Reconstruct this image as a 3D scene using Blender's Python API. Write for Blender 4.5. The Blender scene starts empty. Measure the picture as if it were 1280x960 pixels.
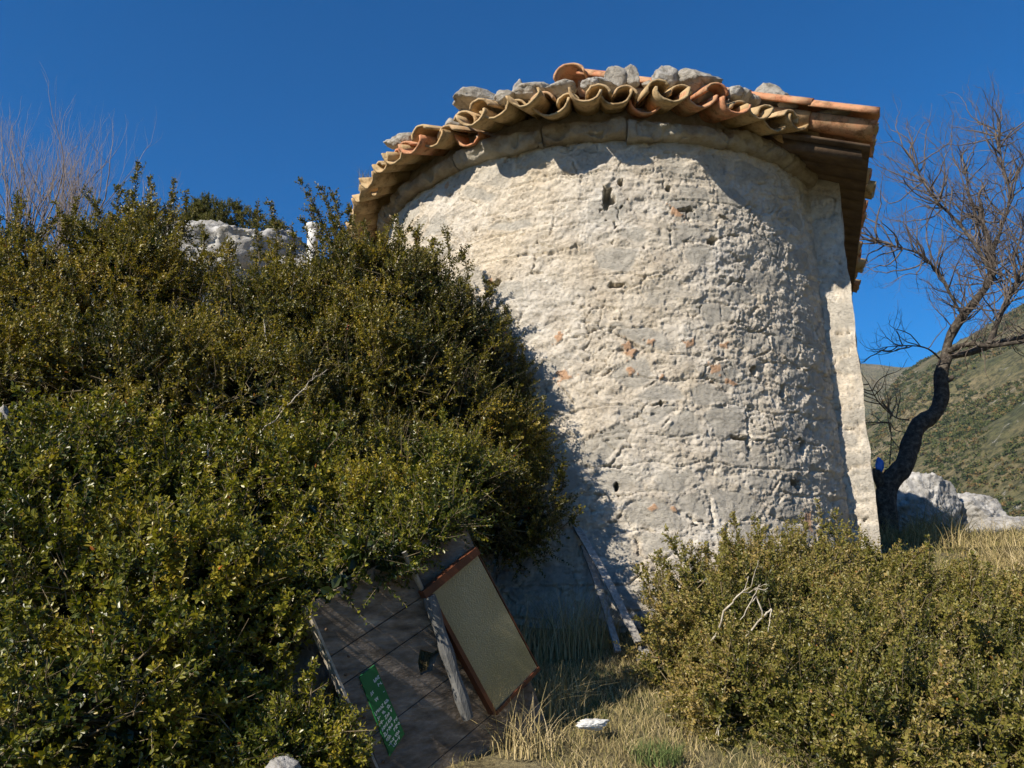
import bpy, math
import numpy as np
from mathutils import Vector, Matrix

R = math.radians
sc = bpy.context.scene
COL = sc.collection

# ------------------------------------------------------------------ camera
FPX, PITCH, ROLL = 1040.55, .2379, .0156          # focal length in px of a 1280 wide picture
cd = bpy.data.cameras.new('camera'); cam = bpy.data.objects.new('camera', cd); COL.objects.link(cam)
cd.sensor_width = 36.0; cd.lens = 36.0 * FPX / 1280.0
cd.clip_start = .05; cd.clip_end = 20000
cam.matrix_world = Matrix.Rotation(math.pi / 2 + PITCH, 4, 'X') @ Matrix.Rotation(-ROLL, 4, 'Z')
sc.camera = cam

# ------------------------------------------------------------------ sky and sun
SUN_AZ, SUN_EL = -132.0, 34.5
w = bpy.data.worlds.new("World"); sc.world = w; w.use_nodes = True
nt = w.node_tree
sky = nt.nodes.new('ShaderNodeTexSky'); sky.sky_type = 'NISHITA'; sky.sun_disc = False
sky.sun_elevation = R(SUN_EL); sky.sun_rotation = R(SUN_AZ)
sky.altitude = 1500; sky.air_density = 1.0; sky.dust_density = 0.0; sky.ozone_density = 3.0
hs = nt.nodes.new('ShaderNodeHueSaturation'); hs.inputs['Hue'].default_value = .505; hs.inputs['Saturation'].default_value = 1.7
nt.links.new(sky.outputs[0], hs.inputs['Color']); nt.links.new(hs.outputs[0], nt.nodes['Background'].inputs[0])
nt.nodes['Background'].inputs[1].default_value = 0.09
sd = bpy.data.lights.new('sun', 'SUN'); sun = bpy.data.objects.new('sun', sd); COL.objects.link(sun)
sd.energy = 5.0; sd.angle = R(.5); sd.color = (1.0, .905, .76)
sdir = Vector((math.sin(R(SUN_AZ)) * math.cos(R(SUN_EL)), math.cos(R(SUN_AZ)) * math.cos(R(SUN_EL)), math.sin(R(SUN_EL))))
sun.rotation_euler = sdir.to_track_quat('Z', 'Y').to_euler()
sc.view_settings.view_transform = 'Standard'; sc.view_settings.look = 'None'
sc.view_settings.exposure = 0.62; sc.view_settings.gamma = 1.0
sc.view_settings.use_curve_mapping = False
sc.cycles.max_bounces = 6; sc.cycles.transparent_max_bounces = 6

# ------------------------------------------------------------------ helpers
def at(x, y, Y):
    """point at forward distance Y (metres) on the sight line of photo pixel x, y"""
    u, v = x - 640., 480. - y
    cr, sr = math.cos(ROLL), math.sin(ROLL)
    a, b = (u * cr + v * sr) / FPX, (-u * sr + v * cr) / FPX
    c, s = math.cos(PITCH), math.sin(PITCH)
    d = np.array([a, c - b * s, s + b * c])
    return d * (Y / d[1])

def rng(s): return np.random.default_rng(s)

def _h(ix, iy, iz, seed):
    M = np.uint64(0xFFFFFFFF)
    h = (ix.astype(np.int64) * 374761393 + iy.astype(np.int64) * 668265263 + iz.astype(np.int64) * 2147483647 + seed * 974634777) & 0xFFFFFFFF
    h = h.astype(np.uint64)
    h = ((h ^ (h >> np.uint64(13))) * np.uint64(1274126177)) & M
    h = ((h ^ (h >> np.uint64(16))) * np.uint64(2246822519)) & M
    h = h ^ (h >> np.uint64(15))
    return (h & np.uint64(0xFFFFFF)).astype(np.float64) / 16777215.0

def vnoise(P, seed=0):
    P = np.asarray(P, float)
    i = np.floor(P); f = P - i; f = f * f * f * (f * (f * 6 - 15) + 10); i = i.astype(np.int64)
    x, y, z = i[..., 0], i[..., 1], i[..., 2]; fx, fy, fz = f[..., 0], f[..., 1], f[..., 2]
    r = 0
    for dx in (0, 1):
        for dy in (0, 1):
            for dz in (0, 1):
                r = r + _h(x + dx, y + dy, z + dz, seed) * (fx if dx else 1 - fx) * (fy if dy else 1 - fy) * (fz if dz else 1 - fz)
    return r * 2 - 1

def fbm(P, sc_=1., oct_=4, seed=0, gain=.5, ridge=False):
    r = 0; a = 1; t = 0; P = np.asarray(P, float) * sc_
    for k in range(oct_):
        n = vnoise(P, seed + k * 17)
        if ridge: n = 1 - 2 * np.abs(n)
        r = r + a * n; t += a; a *= gain; P = P * 2.03 + 7.1
    return r / t

def worley2(U, V, seed=0, jit=.8):
    """2-D cells: returns F1, F2 and a random per cell"""
    iu, iv = np.floor(U).astype(np.int64), np.floor(V).astype(np.int64)
    F1 = np.full(U.shape, 9.); F2 = F1.copy(); ID = np.zeros(U.shape)
    z = np.zeros_like(iu)
    for du in (-1, 0, 1, ):
        for dv in (-1, 0, 1):
            a, b = iu + du, iv + dv
            px = a + .5 + jit * (_h(a, b, z, seed) - .5); py = b + .5 + jit * (_h(a, b, z + 1, seed) - .5)
            d = np.hypot(U - px, V - py)
            idd = _h(a, b, z + 2, seed)
            m = d < F1
            F2 = np.where(m, F1, np.minimum(F2, d)); ID = np.where(m, idd, ID); F1 = np.where(m, d, F1)
    return F1, F2, ID

class MB:
    """collects vertices and faces; build() links them as ONE mesh object"""
    def __init__(s): s.v = []; s.q = []; s.t = []; s.n = 0; s.attr = []
    def add(s, v, q=None, t=None, a=0.0):
        v = np.asarray(v, float).reshape(-1, 3)
        s.v.append(v)
        if q is not None and len(q): s.q.append(np.asarray(q, int).reshape(-1, 4) + s.n)
        if t is not None and len(t): s.t.append(np.asarray(t, int).reshape(-1, 3) + s.n)
        s.n += len(v)
        s.attr.append(np.full(len(v), a) if np.isscalar(a) else np.asarray(a, float))
    def mesh(s, name, mat, smooth=True):
        v = np.concatenate(s.v); q = np.concatenate(s.q) if s.q else np.zeros((0, 4), int)
        t = np.concatenate(s.t) if s.t else np.zeros((0, 3), int)
        me = bpy.data.meshes.new(name)
        me.vertices.add(len(v)); me.vertices.foreach_set('co', v.astype(np.float32).ravel())
        me.loops.add(len(q) * 4 + len(t) * 3)
        me.loops.foreach_set('vertex_index', np.concatenate([q.ravel(), t.ravel()]).astype(np.int32))
        me.polygons.add(len(q) + len(t))
        ls = np.concatenate([np.arange(len(q)) * 4, len(q) * 4 + np.arange(len(t)) * 3]).astype(np.int32)
        me.polygons.foreach_set('loop_start', ls)
        me.polygons.foreach_set('use_smooth', np.full(len(ls), smooth))
        me.update(calc_edges=True); me.validate()
        at_ = me.attributes.new('var', 'FLOAT', 'POINT')
        at_.data.foreach_set('value', np.concatenate(s.attr).astype(np.float32))
        if mat: me.materials.append(mat)
        return me
    def build(s, name, mat, parent=None, smooth=True):
        o = bpy.data.objects.new(name, s.mesh(name, mat, smooth)); COL.objects.link(o)
        if parent is not None: o.parent = parent
        return o

def grid_faces(nu, nv, wrap=False):
    i, j = np.meshgrid(np.arange(nu if wrap else nu - 1), np.arange(nv - 1), indexing='ij')
    i2 = (i + 1) % nu
    return np.stack([i * nv + j, i2 * nv + j, i2 * nv + j + 1, i * nv + j + 1], -1).reshape(-1, 4)

def tube(mb, pts, rad, n=6, a=0., cap=True):
    pts = np.asarray(pts, float); m = len(pts); rad = np.broadcast_to(rad, (m,))
    T = np.gradient(pts, axis=0); T /= np.linalg.norm(T, axis=1)[:, None] + 1e-12
    ref = np.array([0, 0, 1.]) if abs(T[:, 2]).mean() < .8 else np.array([1., 0, 0])
    A = np.cross(T, ref); A /= np.linalg.norm(A, axis=1)[:, None] + 1e-12
    B = np.cross(T, A)
    th = np.arange(n) / n * 2 * np.pi
    v = pts[:, None] + rad[:, None, None] * (np.cos(th)[None, :, None] * A[:, None] + np.sin(th)[None, :, None] * B[:, None])
    i, j = np.meshgrid(np.arange(m - 1), np.arange(n), indexing='ij')
    q = np.stack([i * n + j, i * n + (j + 1) % n, (i + 1) * n + (j + 1) % n, (i + 1) * n + j], -1).reshape(-1, 4)
    v = v.reshape(-1, 3); t = []
    if cap:
        v = np.concatenate([v, pts[:1], pts[-1:]]); k = m * n
        t = [(j, (j + 1) % n, k) for j in range(n)] + [((m - 1) * n + j, (m - 1) * n + (j + 1) % n, k + 1) for j in range(n)]
    mb.add(v, q, t, a)

def box_pts(mb, P, a=0.):
    """8 corner points: bottom 4 then top 4"""
    mb.add(P, [(0, 3, 2, 1), (4, 5, 6, 7), (0, 1, 5, 4), (1, 2, 6, 5), (2, 3, 7, 6), (3, 0, 4, 7)], a=a)

def slab(mb, poly, nrm, th, a=0.):
    """polygon (list of 3-D points, planar) extruded by th along -nrm, as triangles by ear clipping"""
    poly = [Vector(p) for p in poly]; n = len(poly)
    from mathutils.geometry import tessellate_polygon
    tr = tessellate_polygon([poly])
    v = [tuple(p) for p in poly] + [tuple(p - Vector(nrm) * th) for p in poly]
    t = [tuple(x) for x in tr] + [(x[2] + n, x[1] + n, x[0] + n) for x in tr]
    q = [(i, (i + 1) % n, (i + 1) % n + n, i + n) for i in range(n)]
    mb.add(v, q, t, a)

def empty(name, loc=(0, 0, 0)):
    o = bpy.data.objects.new(name, None); COL.objects.link(o); o.location = loc; o.empty_display_size = .2
    return o

def tag(o, label=None, cat=None, group=None, kind=None):
    if label: o['label'] = label
    if cat: o['category'] = cat
    if group: o['group'] = group
    if kind: o['kind'] = kind
    return o

def under(o, root):
    """parents a world-space mesh to an Empty that is off the origin"""
    o.parent = root; o.location = -Vector(root.location)
    return o

# ------------------------------------------------------------------ materials
def mat(name, build, bump=None):
    m = bpy.data.materials.new(name); m.use_nodes = True
    n = m.node_tree.nodes; l = m.node_tree.links
    b = n['Principled BSDF']
    b.inputs['Roughness'].default_value = .9
    b.inputs['Specular IOR Level'].default_value = .25
    build(n, l, b)
    return m

def tc(n, kind='Object'):
    t = n.new('ShaderNodeTexCoord'); return t.outputs[kind]

def noise(n, l, scale, detail=6, rough=.6, vec=None, dist=0.):
    x = n.new('ShaderNodeTexNoise'); x.inputs['Scale'].default_value = scale; x.inputs['Detail'].default_value = detail
    x.inputs['Roughness'].default_value = rough; x.inputs['Distortion'].default_value = dist
    l.new(vec if vec is not None else tc(n), x.inputs['Vector']); return x.outputs['Fac']

def ramp(n, l, fac, stops):
    r = n.new('ShaderNodeValToRGB'); e = r.color_ramp.elements
    while len(e) < len(stops): e.new(.5)
    for k, (p, c) in enumerate(stops):
        e[k].position = p; e[k].color = (*c, 1) if len(c) == 3 else c
    l.new(fac, r.inputs[0]); return r.outputs[0]

def mix(n, l, fac, a, b, mode='MIX'):
    x = n.new('ShaderNodeMix'); x.data_type = 'RGBA'; x.blend_type = mode
    for sock, val in ((x.inputs[0], fac), (x.inputs[6], a), (x.inputs[7], b)):
        if hasattr(val, 'links'): l.new(val, sock)
        else: sock.default_value = val if np.isscalar(val) else (*val, 1)
    return x.outputs[2]

def attr(n, name='var'):
    a = n.new('ShaderNodeAttribute'); a.attribute_name = name; return a.outputs['Fac']

def bump(n, l, b, h, strength=.5, dist=.01):
    x = n.new('ShaderNodeBump'); x.inputs['Strength'].default_value = strength; x.inputs['Distance'].default_value = dist
    l.new(h, x.inputs['Height']); l.new(x.outputs[0], b.inputs['Normal'])

def mulf(n, l, a, k):
    x = n.new('ShaderNodeMath'); x.operation = 'MULTIPLY'; x.inputs[1].default_value = k; l.new(a, x.inputs[0]); return x.outputs[0]

def m_wall(n, l, b):
    big = noise(n, l, 1.3, 4); mid = noise(n, l, 9, 6, .65); fine = noise(n, l, 60, 5, .7)
    plaster = ramp(n, l, mid, [(.3, (.50, .45, .38)), (.5, (.64, .59, .51)), (.72, (.75, .71, .64))])
    warm = ramp(n, l, big, [(.35, (1, 1, 1)), (.7, (1.0, .93, .82))])
    plaster = mix(n, l, 1., plaster, warm, 'MULTIPLY')
    stone = ramp(n, l, noise(n, l, 14, 6, .6), [(.3, (.33, .31, .27)), (.55, (.46, .43, .37)), (.75, (.56, .52, .44))])
    g = attr(n, 'stone')
    base = mix(n, l, mulf(n, l, g, .8), plaster, stone)
    chip = attr(n, 'chip')
    base = mix(n, l, chip, base, ramp(n, l, fine, [(.3, (.46, .27, .16)), (.7, (.64, .42, .27))]))
    sp = ramp(n, l, noise(n, l, 38, 4, .6), [(.30, (.62, .58, .52)), (.42, (1, 1, 1))])
    base = mix(n, l, .55, base, sp, 'MULTIPLY')
    l.new(base, b.inputs['Base Color'])
    mp = n.new('ShaderNodeMapping'); mp.inputs['Scale'].default_value = (1, 1, 1.7); l.new(tc(n), mp.inputs[0])
    pit = ramp(n, l, noise(n, l, 60, 6, .75, mp.outputs[0]), [(.36, (0, 0, 0)), (.46, (1, 1, 1))])
    a = n.new('ShaderNodeMath'); a.operation = 'MULTIPLY_ADD'; a.inputs[1].default_value = .30
    l.new(pit, a.inputs[0]); l.new(noise(n, l, 55, 9, .82, mp.outputs[0]), a.inputs[2])
    bump(n, l, b, a.outputs[0], .95, .013)
M_WALL = mat('lime_render_over_rubble', m_wall)

def m_cornice(n, l, b):
    c = ramp(n, l, noise(n, l, 7, 7, .65), [(.28, (.20, .17, .13)), (.45, (.36, .32, .26)), (.6, (.48, .44, .36)), (.75, (.56, .53, .46))])
    v = mix(n, l, attr(n), (1, 1, 1), (.8, .72, .62))
    l.new(mix(n, l, 1., c, v, 'MULTIPLY'), b.inputs['Base Color'])
    bump(n, l, b, noise(n, l, 38, 8, .78), 1., .022)
M_CORN = mat('weathered_cornice_stone', m_cornice)

def m_tile(n, l, b):
    v = attr(n)
    c = ramp(n, l, v, [(0, (.42, .28, .14)), (.3, (.48, .34, .18)), (.55, (.52, .35, .20)), (.72, (.50, .27, .15)), (1, (.56, .20, .10))])
    lich = ramp(n, l, noise(n, l, 11, 7, .7), [(.42, (0, 0, 0)), (.62, (1, 1, 1))])
    c2 = mix(n, l, lich, c, (.42, .33, .20))
    k = n.new('ShaderNodeMath'); k.operation = 'MULTIPLY'; k.inputs[1].default_value = .55; l.new(lich, k.inputs[0])
    c2 = mix(n, l, k.outputs[0], c, (.40, .33, .20))
    dk = ramp(n, l, noise(n, l, 17, 7, .75), [(.36, (.32, .28, .23)), (.52, (1, 1, 1))])
    l.new(mix(n, l, .8, c2, dk, 'MULTIPLY'), b.inputs['Base Color'])
    bump(n, l, b, noise(n, l, 70, 5, .7), .4, .006)
M_TILE = mat('old_canal_tile', m_tile)

def m_rock(n, l, b):
    c = ramp(n, l, noise(n, l, 4, 9, .68, dist=.6), [(.30, (.17, .16, .145)), (.42, (.31, .30, .28)), (.58, (.43, .42, .40)), (.74, (.57, .56, .54))])
    crack = ramp(n, l, noise(n, l, 13, 5, .6, dist=1.2), [(.38, (.45, .43, .4)), (.48, (1, 1, 1))])
    c = mix(n, l, .7, c, crack, 'MULTIPLY')
    v = mix(n, l, attr(n), (1, 1, 1), (.86, .8, .7))
    l.new(mix(n, l, 1., c, v, 'MULTIPLY'), b.inputs['Base Color'])
    bump(n, l, b, noise(n, l, 30, 8, .7, dist=.5), .8, .02)
M_ROCK = mat('grey_limestone', m_rock)

def m_leaf(cols, trans=(.25, .30, .04), rough=.42, tmix=.22):
    def f(n, l, b):
        c = ramp(n, l, attr(n), cols)
        l.new(c, b.inputs['Base Color']); b.inputs['Roughness'].default_value = rough
        b.inputs['Specular IOR Level'].default_value = .45
        t = n.new('ShaderNodeBsdfTranslucent'); l.new(mix(n, l, 1., c, (1.6, 1.7, .8), 'MULTIPLY'), t.inputs[0])
        ms = n.new('ShaderNodeMixShader'); ms.inputs[0].default_value = tmix
        l.new(b.outputs[0], ms.inputs[1]); l.new(t.outputs[0], ms.inputs[2])
        l.new(ms.outputs[0], n['Material Output'].inputs[0])
    return f
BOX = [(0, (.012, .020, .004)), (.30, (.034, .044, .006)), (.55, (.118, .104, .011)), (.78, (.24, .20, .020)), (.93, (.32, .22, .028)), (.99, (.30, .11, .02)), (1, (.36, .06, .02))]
M_BOXL = mat('box_leaves', m_leaf(BOX))
BOX2 = [(0, (.026, .036, .008)), (.30, (.070, .078, .014)), (.6, (.175, .162, .028)), (.82, (.27, .23, .065)), (.95, (.36, .25, .09)), (1, (.42, .18, .05))]
M_BOXL2 = mat('olive_box_leaves', m_leaf(BOX2, tmix=.25))
BOX3 = [(0, (.014, .026, .005)), (.35, (.042, .062, .008)), (.6, (.140, .138, .013)), (.82, (.26, .24, .024)), (.97, (.34, .23, .03)), (1, (.34, .08, .02))]
M_BOXL3 = mat('green_box_leaves', m_leaf(BOX3, rough=.36))
M_JUN = mat('juniper_foliage', m_leaf([(0, (.04, .05, .012)), (.6, (.09, .095, .02)), (1, (.15, .13, .03))], rough=.7))

def m_simple(stops, scale=20, rough=.9, bs=.4, bd=.005, bscale=60, useattr=False, spec=.25, stretch=None):
    def f(n, l, b):
        vec = tc(n)
        if stretch:
            mp = n.new('ShaderNodeMapping'); mp.inputs['Scale'].default_value = stretch; l.new(vec, mp.inputs[0]); vec = mp.outputs[0]
        fac = attr(n) if useattr else noise(n, l, scale, 6, .65, vec)
        l.new(ramp(n, l, fac, stops), b.inputs['Base Color'])
        b.inputs['Roughness'].default_value = rough; b.inputs['Specular IOR Level'].default_value = spec
        if bs: bump(n, l, b, noise(n, l, bscale, 5, .65, vec), bs, bd)
    return f
M_BARK = mat('dark_bark', m_simple([(.3, (.022, .018, .014)), (.5, (.07, .058, .047)), (.7, (.17, .15, .12))], 25, bs=.9, bd=.02, bscale=40))
M_TWIG = mat('grey_brown_twig', m_simple([(.3, (.08, .065, .055)), (.7, (.19, .155, .13))], 20, bs=0))
M_TWIGR = mat('pinkish_twig', m_simple([(.3, (.15, .12, .11)), (.7, (.30, .26, .24))], 20, bs=0))
M_STEM = mat('box_stem', m_simple([(.3, (.10, .075, .04)), (.7, (.26, .21, .13))], 30, bs=0))
M_DEAD = mat('bleached_dead_wood', m_simple([(.3, (.22, .18, .13)), (.5, (.42, .37, .29)), (.7, (.58, .54, .46))], 30, bs=.6, bd=.004, bscale=80))
M_DEAD2 = mat('dry_twig', m_simple([(.3, (.20, .13, .07)), (.7, (.40, .32, .22))], 30, bs=0))
M_GRASS = mat('dry_grass_blades', m_simple([(0, (.11, .12, .03)), (.3, (.22, .19, .07)), (.65, (.38, .30, .14)), (1, (.52, .42, .24))], useattr=True, bs=0))
M_GREEN = mat('green_grass_blades', m_simple([(0, (.045, .075, .02)), (.6, (.11, .15, .045)), (1, (.24, .25, .09))], useattr=True, bs=0))
M_OLDW = mat('weathered_plank', m_simple([(.28, (.07, .053, .038)), (.45, (.17, .135, .10)), (.60, (.27, .22, .17)), (.72, (.42, .36, .28))], 9, bs=1., bd=.012, bscale=14, stretch=(1, 1, 3)))
M_GREYW = mat('grey_bare_timber', m_simple([(.3, (.18, .17, .15)), (.5, (.33, .31, .28)), (.7, (.47, .45, .41))], 9, bs=.7, bd=.006, bscale=16, stretch=(6, 6, 1)))
M_POST = mat('shade_toned_grey_post', m_simple([(.3, (.08, .08, .08)), (.7, (.20, .20, .19))], 9, bs=.7, bd=.006, bscale=16, stretch=(6, 6, 1)))  # grey timber darkened as a whole: shade at the door put into its colour
M_DARKW = mat('dark_roof_board', m_simple([(.3, (.07, .045, .03)), (.7, (.16, .11, .07))], 9, bs=.5))
M_BROWNP = mat('brown_varnished_frame', m_simple([(.3, (.075, .026, .012)), (.7, (.16, .052, .022))], 9, rough=.5, bs=.3, spec=.4))
M_GREEN_P = mat('green_painted_board', m_simple([(.3, (.012, .12, .035)), (.7, (.018, .17, .05))], 12, rough=.5, bs=.2, spec=.4))
M_WHITE_P = mat('white_hand_paint', m_simple([(.3, (.6, .62, .6)), (.7, (.75, .78, .75))], 40, bs=0))
M_SLATE = mat('fascia_mortar', m_simple([(.3, (.20, .17, .13)), (.6, (.34, .30, .24))], 14, bs=.8, bd=.02, bscale=20))
M_BLUE = mat('blue_plastic', m_simple([(.3, (.01, .12, .55)), (.7, (.02, .2, .75))], 10, rough=.4, bs=0, spec=.5))
M_PAPER = mat('white_crumpled_paper', m_simple([(.3, (.50, .49, .46)), (.7, (.70, .70, .67))], 10, bs=.3))

def m_glass(n, l, b):
    c = ramp(n, l, noise(n, l, 5, 4), [(.3, (.30, .28, .16)), (.7, (.46, .42, .27))])  # olive tone carries the pane's yellowish reflection, put into the base colour
    l.new(c, b.inputs['Base Color']); b.inputs['Roughness'].default_value = .30
    b.inputs['Transmission Weight'].default_value = .5; b.inputs['Specular IOR Level'].default_value = .5
    v = n.new('ShaderNodeTexVoronoi'); v.inputs['Scale'].default_value = 160; l.new(tc(n), v.inputs['Vector'])
    bump(n, l, b, v.outputs['Distance'], .4, .002)
M_GLASS = mat('frosted_hammered_glass', m_glass)

def m_ground(n, l, b):
    c = ramp(n, l, noise(n, l, 3.5, 8, .7), [(.3, (.10, .080, .045)), (.5, (.20, .17, .09)), (.7, (.30, .26, .15))])
    g = ramp(n, l, noise(n, l, 1.7, 5, .6), [(.48, (0, 0, 0)), (.62, (1, 1, 1))])
    c = mix(n, l, g, c, (.12, .13, .05))
    sp = ramp(n, l, noise(n, l, 40, 4, .7), [(.32, (.35, .3, .25)), (.5, (1, 1, 1)), (.72, (1.4, 1.3, 1.15))])
    l.new(mix(n, l, 1., c, sp, 'MULTIPLY'), b.inputs['Base Color'])
    bump(n, l, b, noise(n, l, 25, 8, .75), 1., .04)
M_GROUND = mat('grassy_soil', m_ground)

def m_hill(n, l, b):
    c = ramp(n, l, noise(n, l, .012, 8, .62), [(.35, (.070, .074, .026)), (.47, (.125, .110, .048)), (.58, (.18, .145, .075)), (.72, (.27, .23, .15))])
    dots = ramp(n, l, noise(n, l, .16, 8, .8), [(.42, (.28, .33, .25)), (.52, (1, 1, 1)), (.64, (1.5, 1.45, 1.4))])
    c = mix(n, l, .9, c, dots, 'MULTIPLY')
    rk = ramp(n, l, noise(n, l, .035, 9, .78, dist=.8), [(.60, (0, 0, 0)), (.67, (1, 1, 1))])
    l.new(mix(n, l, rk, c, (.38, .36, .32)), b.inputs['Base Color'])
    bump(n, l, b, noise(n, l, .12, 8, .75), 1., 3.)
M_HILL = mat('scrub_hillside', m_hill)

# ------------------------------------------------------------------ frame of the chapel
CX, CY, AL = .7606, 6.6277, .3395
C2 = np.array([CX, CY]); AX = np.array([math.sin(AL), math.cos(AL)]); NX = np.array([math.cos(AL), -math.sin(AL)])
RW = 1.78; WP = -.55; WC = 1.90; ZC = 2.775; ZB = -.15
VERGE = -1.19; EW = 2.12; ZE = 2.787; ZR = 3.625; RL = .14
def L(lat, ax, z): 
    p = C2 + NX * lat + AX * ax
    return np.array([p[0], p[1], z])
def Lv(lat, ax, z):
    return np.stack([C2[0] + NX[0] * lat + AX[0] * ax, C2[1] + NX[1] * lat + AX[1] * ax, z + 0 * lat], -1)

# ------------------------------------------------------------------ ground
def smooth(a, b, x):
    t = np.clip((x - a) / (b - a), 0, 1); return t * t * (3 - 2 * t)
def gz(x, y):
    x = np.asarray(x, float); y = np.asarray(y, float)
    z = -1.5 + .265 * np.clip(y, -3, 5.0) + .04 * np.clip(y - 5, 0, 5)
    z = z + .22 * smooth(.8, 3.2, x) * smooth(3, 6.2, y) + .20 * smooth(1.5, 3, x) * smooth(5, 7, y)
    z = z + .55 * smooth(-.7, -2.4, x) * smooth(2.0, 5, y) + .35 * smooth(-.6, -1.5, x) * smooth(1.5, 3, y)
    z = z + 2.2 * smooth(-1.5, -6, x) * smooth(6, 11, y)
    far = np.hypot(x, y)
    z = z - 26 * smooth(11, 70, far) - 50 * smooth(50, 260, far)
    return z
def ground():
    # one sheet: polar grid round the camera, out past the hills
    r = np.concatenate([np.linspace(.3, 9, 230), np.geomspace(9.05, 9000, 160)])
    th = np.concatenate([np.radians(np.linspace(-180, 14, 360)), np.radians(np.linspace(14.1, 46, 420)), np.radians(np.linspace(46.5, 179.5, 200))])
    RR, TT = np.meshgrid(r, th)
    x, y = RR * np.sin(TT), RR * np.cos(TT)
    P = np.stack([x, y, 0 * x], -1)
    z = gz(x, y) + (.035 * fbm(P, 2.5, 5, 3) + .012 * fbm(P, 14, 3, 5)) * smooth(16, 6, RR)
    az = np.degrees(TT)
    # hills: elevation profile of the two visible ridges, real heights at real distances
    n1 = fbm(P, 1 / 700., 6, 11); n2 = fbm(P, 1 / 160., 6, 21); nr = fbm(P, 1 / 260., 6, 29, ridge=True)
    side = 1 - smooth(120, 175, np.abs(az))
    t1 = np.interp(az, [-60, 10, 20, 24, 26, 27, 29.3, 31.6, 32.9, 40, 60], [.06, .08, .12, .175, .212, .222, .240, .253, .261, .285, .31])
    t2 = np.interp(az, [-60, 10, 20, 23.6, 25.9, 28, 35], [.10, .2, .24, .237, .229, .226, .2])
    H1 = (t1 * 1350 + 76) * (.42 * smooth(200, 800, RR) + .58 * smooth(500, 1350, RR)) * side + 9 * n1 * smooth(300, 900, RR)
    H2 = (t2 * 2700 + 76) * smooth(1500, 2700, RR) * side
    hz = np.maximum(H1, H2) + 7 * n2 * smooth(150, 700, RR) * (1 + 1.5 * smooth(1350, 800, RR)) + 20 * (nr - .2) * smooth(300, 600, RR) * smooth(1300, 900, RR)
    # nearer wooded flank that comes in from the right
    flank = smooth(26, 48, az) * smooth(90, 330, RR) * 46 * (1 - smooth(100, 160, np.abs(az)))
    hz = hz + flank + 5 * n2 * smooth(60, 200, RR)
    z = z + hz * smooth(60, 300, RR)
    mb = MB()
    V = np.stack([x, y, z], -1).reshape(-1, 3)
    q = grid_faces(len(th), len(r), wrap=True)[:, ::-1]
    ctr = len(V); V = np.concatenate([V, [[0, 0, gz(0, 0)]]])
    t = [(i * len(r), ((i + 1) % len(th)) * len(r), ctr) for i in range(len(th))]
    mb.add(V, q, t)
    o = mb.build('ground', M_GROUND); o.data.materials.append(M_HILL)
    far = RR[:, :-1] > 26
    mi = np.concatenate([far.ravel().astype(np.int32), np.zeros(len(th), np.int32)])
    o.data.polygons.foreach_set('material_index', mi)
    tag(o, 'dry grassy soil sloping up to the chapel, with scrub hillsides beyond', kind='structure')
    return RR, TT, z
RRg, TTg, ZZg = ground()
def terrain(x, y):
    """height of the built sheet"""
    r = np.hypot(x, y); th = np.arctan2(x, y)
    n = RRg.shape[0]; ta = TTg[:, 0]; i0 = np.clip(np.searchsorted(ta, th) - 1, 0, n - 2); fi = np.clip((th - ta[i0]) / (ta[i0 + 1] - ta[i0]), 0, 1)
    rr = RRg[0]; j = np.clip(np.searchsorted(rr, r) - 1, 0, len(rr) - 2); fj = np.clip((r - rr[j]) / (rr[j + 1] - rr[j]), 0, 1)
    i1 = (i0 + 1) % n
    return ((ZZg[i0, j] * (1 - fj) + ZZg[i0, j + 1] * fj) * (1 - fi) + (ZZg[i1, j] * (1 - fj) + ZZg[i1, j + 1] * fj) * fi)

# ------------------------------------------------------------------ chapel
chapel = empty('chapel', tuple(L(0, 1, ZB)))
tag(chapel, 'small stone chapel with a rounded apse of rough pale render and clay tiles', 'chapel')

CHIPS = [(862, 430, .02), (790, 440, .022), (788, 462, .022), (893, 462, .03), (845, 265, .03), (815, 636, .02), (700, 420, .02), (828, 470, .012), (912, 478, .02), (704, 468, .03), (1003, 652, .04), (612, 352, .02), (840, 636, .013), (905, 432, .016), (560, 232, .02), (785, 432, .02), (812, 427, .016)]
HOLES = [(760, 247, .030, .05), (776, 229, .022, .03), (858, 262, .05, .014), (905, 272, .035, .012), (836, 234, .02, .02), (932, 553, .022, .04), (942, 465, .016, .028), (826, 505, .012, .02), (612, 354, .05, .014), (772, 356, .05, .008), (890, 302, .02, .012), (770, 608, .01, .03), (925, 549, .05, .010), (975, 492, .02, .03), (1000, 560, .03, .03), (990, 606, .03, .02)]
def ray_cyl(px, py):
    d = at(px, py, 1.); a = d[0] ** 2 + d[1] ** 2; b = -2 * (d[0] * CX + d[1] * CY); c = CX ** 2 + CY ** 2 - RW ** 2
    k = b * b - 4 * a * c
    if k < 0: return None
    t = (-b - math.sqrt(k)) / (2 * a); p = d * t
    lat = (p[0] - CX) * NX[0] + (p[1] - CY) * NX[1]; ax = (p[0] - CX) * AX[0] + (p[1] - CY) * AX[1]
    return math.atan2(lat, -ax) * RW, p[2]

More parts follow.
